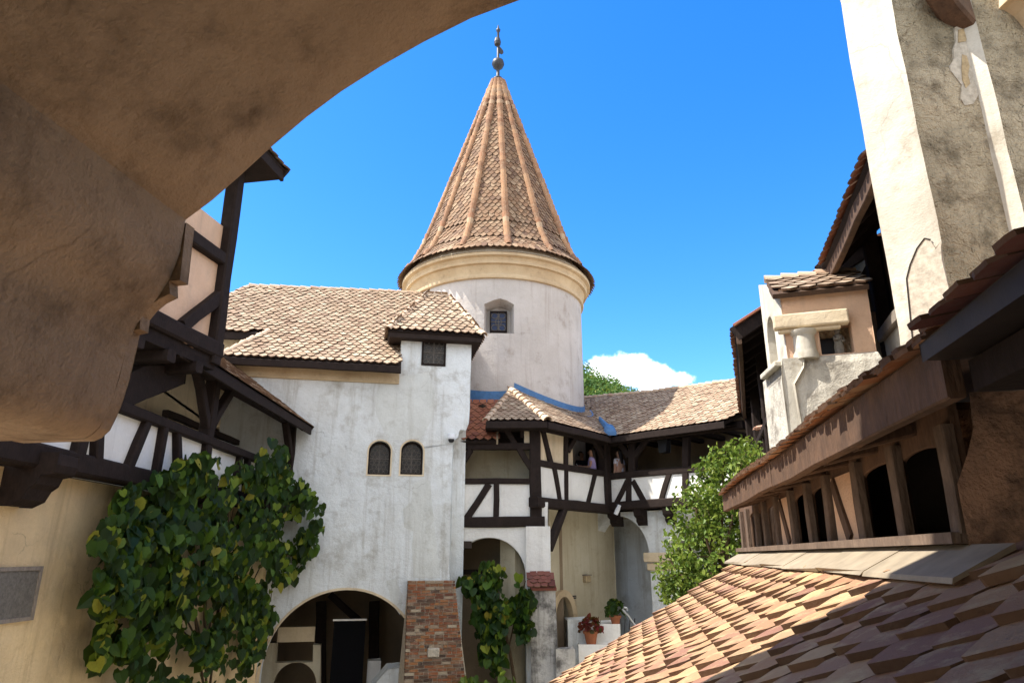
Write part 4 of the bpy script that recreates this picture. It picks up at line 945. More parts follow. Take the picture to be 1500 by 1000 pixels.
# ------------------------------------------------------------------ right wing (far eave seen from below)
rw = thing('right_wing', (6.6, 16, 0), 'right wing with dark rafters under a red tiled eave and white railing gallery', 'building')
zW = 10.02
A_ = onplane(1086, 604, (0, 0, zW), V((0, 0, 1))); B_ = onplane(1075, 482, (0, 0, zW), V((0, 0, 1)))
dW = (B_ - A_).normalized(); azW = math.degrees(math.atan2(-dW.x, -dW.y)); FW = Fr((B_.x, B_.y), azW)   # a runs away from us, n to the right
lW = (A_ - B_).length; PW = math.tan(rad(30))
D_ = FW.w(0, 2.6, zW + 2.6 * PW)
wp = [FW.w(lW + .5, 0, zW), FW.w(0, 0, zW), FW.w(0, 2.6, zW + 2.6 * PW), FW.w(lW + .5, 2.6, zW + 2.6 * PW)]
m = MB(); m.slab([p - V((0, 0, .03)) for p in wp], .08); m.build('roof_deck', 'timber', rw)
m = MB(); roof_tiles(m, wp, .2, .17, 'round', .025, .06); m.build('roof', 'redtile', rw)
m = MB(); m.beam(FW.w(lW, .08, zW - .14), FW.w(0, .08, zW - .14), .09, .3); m.build('fascia', 'shedwood', rw)
m = MB(); m.beam(FW.w(.04, .0, zW - .1), FW.w(.04, 2.6, zW + 2.6 * PW - .1), .09, .3); m.build('barge_board', 'timber', rw)
m = MB(); m.beam(FW.w(-.03, .0, zW + .06), FW.w(-.03, 2.6, zW + 2.6 * PW + .06), .1, .05); m.build('verge', 'redtile', rw)
n_ = int(lW / .7)
for i in range(n_):
    a = .35 + i * .7; m = MB(); m.beam(FW.w(a, .12, zW - .12), FW.w(a, 2.0, zW + 1.9 * PW - .12), .15, .17); m.build('rafter', 'timber', rw)
FWw = Fr((4.6, 11.5), 15.4); zr5 = 8.6; lW_ = lW; lW = 8.6
m = MB(); m.prism(FWw, rect(-.3, lW + 1.0, 3, zr5 - 1.0), .05, .45); m.build('wall', 'white', rw)
m = MB(); m.prism(FWw, rect(-.3, lW + 1.0, zr5 - 1.0, zr5), .06, .14); m.build('balustrade_panel', 'sunwhite', rw)
one_beam('rail', FWw, (-.3, zr5), (lW + 1, zr5), .16, .2, .03, rw); one_beam('sill_beam', FWw, (-.3, zr5 - 1.0), (lW + 1, zr5 - 1.0), .2, .24, .03, rw)
for i in range(16):
    one_beam('baluster', FWw, (-.2 + i * .58, zr5), (-.2 + i * .58, zr5 - 1), .06, .1, .02, rw)
for a in (lW - .5, lW - 3.1, lW - 6): one_beam('post', FWw, (a, zr5 - 1), (a, zW + .6), .22, .22, .03, rw)
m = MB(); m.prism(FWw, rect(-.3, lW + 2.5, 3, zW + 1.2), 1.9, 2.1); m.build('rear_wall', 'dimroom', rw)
m = MB(); m.prism(FWw, rect(-.3, lW + 1.5, zr5 - 1.2, zr5 - 1.05), .06, 1.9); m.build('gallery_floor', 'timber', rw)
# ------------------------------------------------------------------ oriel with the statue niche
orl = thing('oriel', (5.2, 10.4, 0), 'small plastered oriel with diamond tiled roof, corner column and statue niche', 'oriel')
pO = onY(1151, 500, 10.4); FO = Fr((pO.x, pO.y), 108); po = FO.px
FOl = Fr((pO.x, pO.y), 5)                              # left face, a runs back
wO = po(1278, 480)[0]; z0_, z1_ = po(1165, 524)[1], po(1151, 428)[1]
nq0 = po(1204, 518); nq1 = po(1240, 470); zc5 = po(1190, 486)[1]; zc6 = po(1190, 462)[1]
m = MB(); m.prism(FO, rect(.0, wO, z0_ - .15, z1_ + .05), 0, -.28, [rect(nq0[0], nq1[0] + .05, z0_ + .02, zc5 + .1)]); m.build('front_wall', 'pink', orl, bevel=.015)
m = MB(); m.prism(FO, rect(nq0[0] - .1, nq1[0] + .2, z0_ - .1, zc6), -.29, -.4); m.build('niche_back', 'rough', orl)
m = MB(); m.prism(FO, rect(nq0[0] - .02, nq0[0] + .24, z0_ + .08, zc5 - .05), -.27, -.288); m.build('niche_glass', 'glass', orl)
m = MB(); m.prism(FOl, [(0, z0_ - .2), (1.1, z0_ - .2), (1.1, z1_ + .58), (0.02, z1_ + .0)], 0, .28, [arch_pts(.72, z0_ + .55, .22, .4, z0_ + .12, 14)]); m.build('side_wall', 'sunwhite', orl, bevel=.015)
m = MB(); m.prism(FOl, arch_pts(.72, z0_ + .55, .22, .4, z0_ + .12, 14), .2, .26); m.build('blind_arch', 'rough', orl)
m = MB(); m.fbox(FO, -.16, nq1[0] + .02, .16, -.02, zc5 + .06, zc6 + .02); m.fbox(FO, -.1, nq1[0] - .1, .1, -.02, zc5, zc5 + .06); m.build('cornice', 'cream', orl, bevel=.025)
m = MB(); c_ = FO.w(.27, .0, 0); m.lathe(c_, [(.19, z0_ - .05), (.185, z0_ + .04), (.165, z0_ + .10), (.16, zc5 - .07), (.175, zc5 - .05), (.20, zc5 - .01), (.205, zc5 + .02)], 28); smooth_by_angle(m.build('column', 'sunwhite', orl), 30)
m = MB(); m.fbox(FOl, .38, 1.3, -.1, .1, z0_ - .02, z0_ + .07); m.build('side_ledge', 'sunwhite', orl, bevel=.02)
# battered skirt
m = MB(); zk = po(1190, 700)[1]; s_ = .1
top = [FO.w(-.04, .03, z0_), FO.w(wO + .02, .03, z0_), FO.w(wO + .02, -.9, z0_), FO.w(-.04, -1.3, z0_)]
mid_ = [FO.w(-.02, .07, z0_ - .14), FO.w(wO + .06, .07, z0_ - .14), FO.w(wO + .06, -.9, z0_ - .14), FO.w(-.02, -1.3, z0_ - .14)]
bot = [FO.w(.0, .16, zk), FO.w(wO + .12, .16, zk), FO.w(wO + .12, -.9, zk), FO.w(.0, -1.3, zk)]
m.add(bot + mid_ + top, [(0, 1, 5, 4), (1, 2, 6, 5), (2, 3, 7, 6), (3, 0, 4, 7), (4, 5, 9, 8), (5, 6, 10, 9), (6, 7, 11, 10), (7, 4, 8, 11), (8, 9, 10, 11), (3, 2, 1, 0)])
m.build('skirt', 'skirt', orl, bevel=.03)
m = MB(); m.prism(FO, [(-.1, zk), (.06, zk), (.04, z0_ - .45), (.2, z0_ - .2), (.2, z0_ - .06), (-.07, z0_ - .06), (-.14, z0_ - .35)], .13, -.2); m.build('corner_strip', 'sunwhite', orl, bevel=.03)
m = MB(); m.prism(FOl, rect(.1, 1.5, zk, z0_ - .03), -.0, .3); m.build('lower_side_wall', 'skirt', orl, bevel=.02)
# its roof
oO = FO.w(-.1, .14, po(1151, 428, .14)[1]); PO = rad(30)
nO = (FO.n * math.sin(PO) + V((0, 0, math.cos(PO)))).normalized()
ea, eb = FO.w(-.12, .16, oO.z), FO.w(wO + .02, .16, oO.z); up_ = (-FO.n * math.cos(PO) + V((0, 0, math.sin(PO))))
rO = [ea, eb, eb + up_ * 1.25, ea + up_ * 1.25]
m = MB(); m.slab([p - V((0, 0, .02)) for p in rO], .08); m.build('roof_deck', 'shedwood', orl)
m = MB(); roof_tiles(m, rO, .27, .2, 'point', .025, .04); m.build('roof', 'tile', orl)
m = MB(); ridge_caps(m, ea + up_ * 1.25, eb + up_ * 1.25, .1, .3); m.build('ridge', 'ridge', orl)
# statue in the niche
st = thing('statue', FO.w(nq1[0] - .12, -.12, z0_ + .02), 'weathered grey robed figurine standing in the oriel niche', 'statue')
m = MB(); c_ = FO.w(nq1[0] - .14, -.13, z0_ + .02)
m.lathe(c_, [(.075, 0), (.085, .02), (.07, .06), (.075, .14), (.06, .2), (.07, .27), (.075, .3), (.05, .335), (.025, .345), (.03, .36), (.045, .385), (.042, .415), (.025, .435), (.005, .44)], 14)
m.tube([c_ + V((-.06, -.03, .3)), c_ + V((-.075, -.07, .24)), c_ + V((-.03, -.09, .25))], .018, 7); m.tube([c_ + V((.06, -.02, .3)), c_ + V((.075, -.05, .22)), c_ + V((.02, -.085, .21))], .018, 7)
m.build('figure', 'stone', st, smooth=True)
# ------------------------------------------------------------------ upper wing: high eave at the right
uw = thing('upper_wing', (6.0, 9, 0), 'tall timber wing behind the oriel with steep red tiled eave and open dark loggia', 'building')
zU = 10.85
A_ = onplane(1203, 392, (0, 0, zU), V((0, 0, 1))); B_ = onplane(1270, 228, (0, 0, zU), V((0, 0, 1)))
dU = (A_ - B_).normalized(); azU = math.degrees(math.atan2(dU.x, dU.y)); FUw = Fr((B_.x, B_.y), azU); lU = (A_ - B_).length
PU = math.tan(rad(42))
wp = [FUw.w(lU, 0, zU), FUw.w(.03, 0, zU), FUw.w(.03, 1.2, zU + 1.2 * PU), FUw.w(lU, 2.2, zU + 2.2 * PU)]
m = MB(); m.slab([p - V((0, 0, .03)) for p in wp], .08); m.build('roof_deck', 'timber', uw)
m = MB(); roof_tiles(m, wp, .2, .16, 'round', .028, .07); m.build('roof', 'redtile', uw)
m = MB(); m.beam(FUw.w(lU, .1, zU - .16), FUw.w(.03, .1, zU - .16), .1, .3); m.build('fascia', 'shedwood', uw)
m = MB(); m.beam(FUw.w(lU + .03, 0, zU - .08), FUw.w(lU + .03, 2.2, zU + 2.2 * PU - .08), .08, .3); m.build('barge_board', 'timber', uw)
for i in range(5):
    m = MB(); m.beam(FUw.w(.2 + i * .8, .12, zU - .13), FUw.w(.2 + i * .8, 1.1, zU + 1.0 * PU - .13), .14, .16); m.build('rafter', 'timber', uw)
FUi = Fr(FUw.w(0, .75, 0).xy, azU)
zl = FUi.px(1300, 490)[1]
m = MB(); m.prism(FUi, rect(.0, lU + .3, 5, zl), .0, .3); m.build('parapet', 'sunwhite', uw, bevel=.01)
one_beam('rail', FUi, (.0, zl + .06), (lU + .2, zl + .06), .22, .2, .02, uw, 'greywood')
for a in (lU - .1, lU - 1.35, .2): one_beam('post', FUi, (a, zl - 1.2), (a, zU + .9), .2, .22, .06, uw)
one_beam('post', FUi, (lU + .02, zl - 1.6), (lU - .1, zl + .5), .1, .12, -.08, uw, 'greywood')
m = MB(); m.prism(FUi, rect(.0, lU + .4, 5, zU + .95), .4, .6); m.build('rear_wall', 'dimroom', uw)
m = MB(); m.prism(FUi, rect(lU + .02, lU + .2, zl - .2, zU + .5), .05, .4); m.build('end_boarding', 'timber', uw)
# ------------------------------------------------------------------ white angular pier, nearest at the right
wp_ = thing('white_pier', (4.2, 6, 0), 'tall white plastered pier with sunlit left facets and rough shaded facet', 'pier')
c0 = onY(1403, 475, 5.5); FL1 = Fr((c0.x, c0.y), 140.2)          # left facet: a to the right/near
w1 = .47
P = [c0 - FL1.d * w1, c0]
dr = V((math.sin(rad(84)), math.cos(rad(84)), 0))
def hit_line(px, py, o, d):    # point of the vertical plane through o along d
    n = V((d.y, -d.x, 0)); return onplane(px, py, o, n)
h2 = hit_line(1470, 300, c0, dr); P2_ = V((h2.x, h2.y, 0))
h3 = hit_line(1497, 300, P2_, FL1.d); P3_ = V((h3.x, h3.y, 0)) 
pl2 = [V((P[0].x, P[0].y, 0)), V((c0.x, c0.y, 0)), P2_, P3_, P3_ + dr * 2.6, P3_ + dr * 2.6 - FL1.d * 1.6, V((P[0].x, P[0].y, 0)) + dr * 1.6]
def facet(a, b, name, mat, z0=5.5, z1=19):
    m = MB(); d = (b - a); d.normalize(); n = V((d.y, -d.x, 0)); nz_ = 60; nx_ = 6; vs = []
    for j in range(nz_ + 1):
        for i in range(nx_ + 1):
            z = z0 + (z1 - z0) * j / nz_; p = a + (b - a) * i / nx_; k_ = V((p.x * 1.3, p.y * 1.3, z * 1.4)); vs.append(p + V((noise.noise(k_) + .4 * noise.noise(k_ * 4), noise.noise(k_ + V((7, 3, 1))) + .4 * noise.noise(k_ * 4 + V((1, 2, 3))), 0)) * .016 + V((0, 0, z)))
    m.add(vs, [(j*(nx_+1)+i, j*(nx_+1)+i+1, (j+1)*(nx_+1)+i+1, (j+1)*(nx_+1)+i) for j in range(nz_) for i in range(nx_)]); return m.build(name, mat, wp_)
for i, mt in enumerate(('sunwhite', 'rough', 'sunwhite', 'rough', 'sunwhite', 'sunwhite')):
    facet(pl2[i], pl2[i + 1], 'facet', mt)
# bare patch, crack, worn foot: real thin crusts
FR1 = Fr((c0.x, c0.y), 84)
def blob(F, pxs, b, name, mat, th=.012, par=None):
    m = MB(); m.prism(F, [F.px(*p) for p in pxs], b + th, b - .02); return m.build(name, mat, par or wp_, bevel=.004)
blob(FR1, [(1397, 42), (1406, 38), (1418, 44), (1421, 60), (1419, 76), (1428, 92), (1430, 118), (1432, 140), (1424, 153), (1412, 155), (1406, 146), (1407, 126), (1401, 118), (1391, 105), (1390, 98), (1396, 88), (1395, 74), (1399, 62)], 0, 'plaster_crust', 'stonewhite', .012)
blob(FR1, [(1402, 46), (1411, 44), (1416, 52), (1413, 62), (1402, 64)], .01, 'bare_patch', 'tan', .006)
blob(FR1, [(1408, 82), (1414, 84), (1418, 98), (1416, 112), (1419, 124), (1413, 130), (1408, 118), (1407, 100)], .01, 'bare_patch', 'tan', .006)
blob(FL1, [(1339, 522), (1334, 470), (1329, 410), (1335, 385), (1345, 362), (1354, 350), (1362, 352), (1371, 364), (1378, 356), (1380, 380), (1392, 430), (1402, 470)], 0, 'plaster_crust', 'stonewhite', .010)
m = MB(); pts = [FL1.P(x, y, .012) for x, y in ((1340, 528), (1335, 480), (1328, 408), (1333, 388), (1343, 364), (1354, 349), (1363, 351))]
m.tube(pts, .007, 5); m.build('crack', 'crackdark', wp_)
blob(FR1, [(1405, 478), (1402, 455), (1420, 452), (1440, 440), (1452, 446), (1430, 460)], 0, 'bare_patch', 'tan', .01)
# dark timber corbel and arched hood at the head of the pier
m = MB(); q = FR1.P(1412, 14, .12); m.beam(q + V((-.3, -.1, .25)), q + V((.12, .16, .0)), .22, .34); m.build('head_corbel', 'shedwood', wp_)
m = MB(); F4 = Fr(P3_.xy, 84); q = F4.px(1480, 20)
pr = [F4.px(*p) for p in ((1462, 14), (1470, 16), (1484, 26), (1500, 44), (1530, 90), (1560, 90), (1560, -60), (1462, -60))]
m.prism(F4, pr, .22, .0); m.build('arched_hood', 'cornice', wp_, bevel=.01)
# ------------------------------------------------------------------ tiled shed with its clerestory (along E1)
FS = Fr((E2 * 1.2).xy, 10)                            # a = distance along E1, n = to the right (+E2)
fs_ = lambda x, y, b=0: FS.px(x, y, b)
sh = thing('tiled_shed', FS.w(6, 0, 0), 'low brown timber clerestory with arched openings above a sunlit orange tiled roof', 'shed')
zS = (fs_(1300, 797)[1] + fs_(1130, 803)[1]) / 2; zLt = fs_(1360, 640)[1]
s_far = fs_(1088, 790)[0]; s_near = 2.82
# eave geometry
bE = -.27
zF0 = fs_(1400, 573, bE)[1]; zF1 = fs_(1075, 744, bE)[1]; zFb = (zF0 + zF1) / 2
zTop = zFb + .17
op = [(1333, 1398), (1272, 1331), (1193, 1221), (1167, 1191), (1125, 1141), (1112, 1123.5), (1099, 1111)]
holes = []; zOp = fs_(1365, 652)[1]
for x0, x1 in op:
    a1 = fs_(x0, 760)[0]; a0 = fs_(x1, 760)[0]; a0, a1 = a0 + .012, a1 - .012; hw = (a1 - a0) / 2
    holes.append(arch_pts((a0 + a1) / 2, zOp - .035, hw, .035, zS + .03, 10))
m = MB(); m.prism(FS, rect(s_near, s_far, zS - .02, zTop), .0, .022, holes); m.build('arcade_board', 'shedwood', sh, bevel=.006)
m = MB(); m.prism(FS, rect(s_near, s_far + .1, zS - .015, zS + .025), -.075, .08); m.build('sill', 'greybrown', sh, bevel=.006)
pxs = [1415, 1332, 1271, 1222, 1192, 1166, 1142.5, 1124, 1111.5, 1098, 1089]
for x in pxs:
    a = fs_(x, 760)[0]; one_beam('post', FS, (a, zS + .02), (a, zOp + .05), .085, .05, -.018, sh, 'greybrown', .004)
one_beam('post', FS, (fs_(1264, 760)[0], zS + .02), (fs_(1264, 760)[0], zOp + .04), .08, .03, -.010, sh, 'shedwood', .003)
# plaster infill with slanted strut, two panels
for x0, x1, mt in ((1227, 1260, 'pink'), (1145, 1164, 'pink')):
    a1, a0 = fs_(x0, 760)[0], fs_(x1, 760)[0]; m = MB(); m.prism(FS, rect(a0, a1, zS + .03, zOp + .02), -.012, .002); m.build('infill_panel', mt, sh)
    one_beam('strut', FS, (a0 + (a1 - a0) * .35, zS + .03), (a0 + (a1 - a0) * .85, zOp), .085, .02, -.018, sh, 'shedwood', .003)
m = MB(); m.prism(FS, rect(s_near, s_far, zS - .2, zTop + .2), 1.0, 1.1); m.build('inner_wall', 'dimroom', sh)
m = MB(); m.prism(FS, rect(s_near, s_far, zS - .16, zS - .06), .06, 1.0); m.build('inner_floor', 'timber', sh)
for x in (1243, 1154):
    a = fs_(x, 760)[0]; m = MB(); m.fbox(FS, a - .03, a + .03, .03, 1.0, zS - .1, zTop + .2); m.build('partition', 'dimroom', sh)  # dark cross-walls added to keep the sunlit end board out of the openings
m = MB(); m.prism(FS, rect(s_far, s_far + .06, zS - .2, zTop + .1), .0, 1.0); m.build('end_board', 'shedwood', sh)
# fascia, rafters, upper roof
s_fe = fs_(1400, 560, bE)[0]; s_ff = fs_(1064, 748, bE)[0]
m = MB(); m.beam(FS.w((s_fe + s_ff) / 2, bE, zFb + .075), FS.w(s_fe, bE, zFb + .075), .05, .17, wob=.004); m.build('fascia', 'shedwood', sh)
m = MB(); m.beam(FS.w(s_ff, bE, zFb + .075), FS.w((s_fe + s_ff) / 2 + .01, bE, zFb + .075), .05, .165, wob=.004); m.build('fascia', 'shedwood', sh)
i = 0; s = 3.2
while s < s_ff - .1:
    m = MB(); m.beam(FS.w(s, bE + .02, zFb + .03), FS.w(s, .02, zFb + .09), .09, .08, wob=.003); m.build('rafter', 'shedwood', sh); s += .5
PS = math.tan(rad(17)); e0, zM = fs_(1352, 529, bE - .08); eM = (e0 - 1.0)
wpS = [FS.w(s_ff + .05, bE - .02, zFb + .17), FS.w(e0 + .02, bE - .02, zFb + .17), FS.w(e0 + .02, 2.2, zFb + .17 + 2.2 * PS), FS.w(s_ff + .05, 2.2, zFb + .17 + 2.2 * PS)]
m = MB(); m.slab([p - V((0, 0, .004)) for p in wpS], .03); m.build('upper_roof_deck', 'shedwood', sh)
m = MB(); roof_tiles(m, wpS, .13, .11, 'square', .013, .03, jit=.014)
Us = -FS.d; Vs = (wpS[0] - wpS[3]).normalized(); Ns = Us.cross(Vs); Ns = Ns if Ns.z > 0 else -Ns
for lay in range(3):
    a = e0 + .05 + R.uniform(0, .1)
    while a < s_ff:
        p = FS.w(a, bE - .02, zFb + .165 + lay * .017 + .012 * math.sin(a * 2.3)) + Vs * (.055 - lay * .022 + R.uniform(-.014, .014)); wt_ = R.uniform(.10, .14)
        put_tile(m, p, Us, Vs, Ns, wt_, .25, .013, 'square'); a += wt_ * 1.02
m.build('upper_roof', 'eavetile', sh)
# dark metal edge and board at the near end
m = MB(); m.prism(FS, [(1.3, zM + .0), (e0, zM), (e0, zM + .05), (1.3, zM + .07)], bE - .08, .3); m.build('metal_edge', 'darkmetal', sh, bevel=.01)
m = MB(); m.prism(FS, [(1.3, zM + .072), (e0 - .12, zM + .055), (e0 - .12, zM + .064), (1.3, zM + .088)], bE - .05, .5); m.build('flashing_strip', 'zinc', sh)
m = MB(); m.prism(FS, rect(1.3, s_fe - .03, zM - .1, zM - .01), bE + .03, 2.0); m.build('near_soffit', 'timber', sh)
m = MB(); a = 1.4
Um = -FS.d; Vm = V((-FS.n.x, -FS.n.y, -.25)).normalized(); Nm = Um.cross(Vm); Nm = Nm if Nm.z > 0 else -Nm
for lay in range(2):
    a = 1.35 + lay * .07
    while a < e0 - .05:
        wt_ = R.uniform(.11, .15); put_tile(m, FS.w(a, bE - .09 - .03 * (1 - lay) + R.uniform(-.012, .012), zM + .062 + lay * .02), Um, Vm, Nm, wt_, .3, .014, 'square'); a += wt_ * 1.03
m.build('near_eave_tiles', 'captile', sh)  # darker tile here: the shadow on this eave is put into the colour
# plastered end pier with rounded corner (in shade)
FE = Fr(FS.w(2.80, 0, 0).xy, 100)
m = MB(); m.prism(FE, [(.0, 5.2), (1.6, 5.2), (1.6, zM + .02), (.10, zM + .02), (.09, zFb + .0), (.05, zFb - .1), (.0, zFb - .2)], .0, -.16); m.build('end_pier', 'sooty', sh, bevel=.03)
# flashing sheets over the lower roof
zfl = zS - .018; m = MB()
s = 2.5; ii = 0
while s < s_far:
    ln = R.uniform(.75, 1.05); e = min(s + ln, s_far + .05); o_ = .004 * (ii % 2)
    m.hexa([FS.w(s, -.02, zfl - .02 + o_), FS.w(e + .015, -.02, zfl - .02 + o_), FS.w(e + .01, -.22 + R.uniform(-.025, .02), zfl - .125 + o_), FS.w(s, -.22 + R.uniform(-.025, .02), zfl - .125 + o_),
            FS.w(s, -.02, zfl + o_), FS.w(e + .015, -.02, zfl + o_), FS.w(e + .01, -.22, zfl - .106 + o_), FS.w(s, -.22, zfl - .106 + o_)]); s = e; ii += 1
m.build('flashing', 'zinc', sh)
# lower roof
sv = fs_(1085, 808, -.1)[0]
top_b, top_z = -.09, zfl - .128
pv = ray(818, 1000); k = (sv - (CAM.dot(E1))) / pv.dot(E1) if True else 0
pb = CAM + pv * (sv / pv.dot(E1)); bb_ = pb.dot(E2) - 1.2; slope = (top_z - pb.z) / (top_b - bb_)
lowb = -3.4
lp = [FS.w(sv, top_b, top_z), FS.w(1.2, top_b, top_z), FS.w(1.2, lowb, top_z + slope * (lowb - top_b)), FS.w(sv, lowb, top_z + slope * (lowb - top_b))]
m = MB(); m.slab([p - V((0, 0, .03)) for p in lp], .08); m.build('lower_roof_deck', 'shedwood', sh)
L_ = (lp[2] - lp[1]).length
def sag(u, v): return 0
m = MB(); roof_tiles(m, lp, .205, .145, 'point', .03, .0, jit=.007); m.build('lower_roof', 'neartile', sh)
m = MB(); m.prism(FS, [(1.2, 0), (sv - .1, 0), (sv - .1, 3.4), (1.2, 3.4)], lowb + .3, lowb + .5); m.build('lower_wall', 'beige', sh)
m = MB(); FV_ = Fr(FS.w(sv - .15, 0, 0).xy, 100); m.prism(FV_, [(lowb + .3, 0), (1, 0), (1, zS), (top_b, top_z - .1), (lowb + .3, top_z - .1 + slope * (lowb + .3 - top_b))], 0, -.1); m.build('gable_wall', 'beige', sh)
# ------------------------------------------------------------------ vines and tree
def vine(name, label, poly, xf, count, s0, s1, base, stems, nrm, flip=None, cat='climbing plant', mat='vine', gap=860):
    t_ = thing(name, base, label, cat); m = MB(); xs = [p[0] for p in poly]; ys = [p[1] for p in poly]; n = 0
    while n < count:
        x, y = R.uniform(min(xs), max(xs)), R.uniform(min(ys), max(ys))
        if not inpoly(x, y, poly): continue
        jx, jy = 16 * noise.noise(V((x * .05, y * .05, 4.4))), 16 * noise.noise(V((x * .05, y * .05, 9.1)))
        if not inpoly(x + jx, y + jy, poly): continue
        g_ = noise.noise(V((x * .021, y * .016, 1.7))) + .5 * noise.noise(V((x * .05, y * .04, 7.7)))
        lowk = max(0, (y - gap) / 120)
        if g_ < -.22 + .5 * min(1, lowk) and R.random() < .93: continue
        n += 1
        p = xf(x, y, R.random() ** .9)
        d = V((R.uniform(-.55, .55), R.uniform(-.55, .55), R.uniform(-1, -.45))); nn = (nrm + rnd_unit() * .85).normalized()
        leaf(m, p, d, nn, R.uniform(s0, s1) * (1.15 if R.random() < .12 else 1), .2)
    m.build('foliage', mat, t_)
    m = MB()
    for pts, r in stems: m.tube(pts, r, 6, r * .5)
    m.build('stem', 'bark', t_); return t_
pvn = [(200, 705), (235, 690), (262, 672), (300, 660), (330, 668), (362, 672), (385, 655), (402, 638), (418, 652), (432, 690), (446, 700), (458, 722), (472, 735), (474, 770), (468, 800), (452, 812), (440, 836), (424, 850), (404, 868), (402, 905), (392, 940), (386, 968), (366, 985), (372, 1010), (300, 1030), (190, 1030), (184, 985), (150, 986), (136, 975), (140, 930), (152, 905), (134, 890), (140, 850), (150, 830), (140, 800), (146, 765), (175, 742), (165, 720)]
def xl(x, y, k):
    bul = .5 + .5 * noise.noise(V((x * .013, y * .013, 2.2))); off = .2 + (.35 + .7 * bul) * k * (1 if y < 880 else .6); X_ = -6.4 + off
    if x > 425: X_ = -6.05 + .95 * (x - 425) / 50 * 1.0 + .35 * k
    return onplane(x, y, (X_, 0, 0), V((1, 0, 0)))
stl = []
for (x, y) in ((300, 985), (285, 960), (320, 960)):
    pts = [xl(302, 1090, .2), xl(302 + (x - 300) * .3, 1000, .2), xl(x, y - 60, .2), xl(x + R.uniform(-60, 60), 800, .2), xl(x + R.uniform(-80, 90), 710, .1)]; stl.append((pts, .028))
for q in range(12):
    x = R.uniform(160, 400); stl.append(([xl(300, 960, .1), xl((300 + x) / 2, 900, .1), xl(x, 830 + R.uniform(-40, 60), .2), xl(x + R.uniform(-30, 30), 740, .3)], .02))
vine('wall_vine', 'dense dark green heart leaved vine cloaking the wall below the left timber gallery', pvn, xl, 5200, .09, .27, (-6.1, 10.5, 0), stl, V((.9, -.5, .35)))
pv2 = [(672, 845), (690, 828), (715, 820), (740, 826), (765, 840), (778, 858), (785, 890), (782, 930), (765, 935), (748, 915), (735, 925), (742, 955), (735, 985), (712, 990), (700, 975), (705, 940), (690, 905), (692, 880), (676, 866)]
def xc(x, y, k): return onplane(x, y, G1.w(0, .25 + .55 * k, 0), G1.n)
vine('arch_vine', 'dark green climbing vine hanging across the small arch next to the brick buttress', pv2, xc, 760, .12, .30, G1.w(ca, .5, 0), [([xc(760, 1040, .1), xc(748, 960, .1), xc(735, 900, .1), xc(720, 850, .2)], .05), ([xc(745, 950, .1), xc(760, 880, .2), xc(770, 850, .2)], .025)], V((.1, -.9, .35)), gap=2000)
pv3 = [(668, 1005), (675, 992), (700, 984), (720, 978), (745, 984), (758, 992), (766, 1010), (765, 1040), (668, 1040)]
def xd(x, y, k): return onplane(x, y, G1.w(0, 1.1 + .7 * k, 0), G1.n)
vine('bright_shrub', 'bright yellow green shrub tip in sunlight at the foot of the small arch', pv3, xd, 230, .16, .28, G1.w(G1.px(715, 1000, 1.2)[0], 1.3, 0), [([xd(715, 1200, .3), xd(716, 1080, .3), xd(715, 1000, .3)], .03)], V((0, -.6, .8)), cat='shrub', mat='tree', gap=2000)
# courtyard tree
tt = thing('courtyard_tree', (4.3, 13.4, 0), 'bushy light green sunlit tree rising behind the shed roof', 'tree')
YT = 13.4
lob = [(1085, 700, 54, 1.0), (1050, 720, 46, 1.0), (1020, 745, 38, .9), (1075, 760, 60, 1.1), (1010, 800, 40, 1.0), (1040, 815, 58, 1.1), (992, 840, 34, .8), (1090, 665, 30, .7), (1118, 690, 32, .7), (1060, 672, 24, .5), (1010, 860, 40, 1.), (1100, 750, 50, 1.0), (1050, 880, 60, 1.1), (984, 862, 22, .6), (1036, 690, 22, .5)]
m = MB(); tw2 = MB(); cc_ = onY(1050, 830, YT); base = V((cc_.x, YT, 0))
tw2.tube([base, base + V((.05, 0, 2.2)), base + V((-.05, .05, 3.8)), base + V((.1, 0, 5.2))], .2, 10, .1)
for x, y, rp_, dd in lob:
    c = onY(x, y, YT + R.uniform(-.5, .5)); r = rp_ * YT / 1000 * .97
    tw2.tube([base + V((R.uniform(-.05, .05), 0, R.uniform(3.2, 5))), (base + V((0, 0, 5.2)) + c) / 2 + rnd_unit() * .12, c], .045, 6, .012)
    for q in range(4): tw2.tube([c, c + rnd_unit() * r * .8], .012, 5, .004)
    for q in range(int(900 * (rp_ / 50) ** 2)):
        u = rnd_unit(); rad_ = r * (R.uniform(.35, 1.0) ** .5) * (1 + .35 * noise.noise(u * 2.5 + c * 3))
        if noise.noise(c + u * 2.2) < -.18 and R.random() < .75: continue
        p = c + V((u.x * rad_, u.y * rad_ * dd, u.z * rad_))
        leaf(m, p, (rnd_unit() + V((0, 0, -.5))), (u * .7 + rnd_unit() * .7 + V((0, 0, .4))).normalized(), R.uniform(.075, .135), .2, False)
m.build('crown', 'tree', tt); tw2.build('trunk', 'bark', tt)
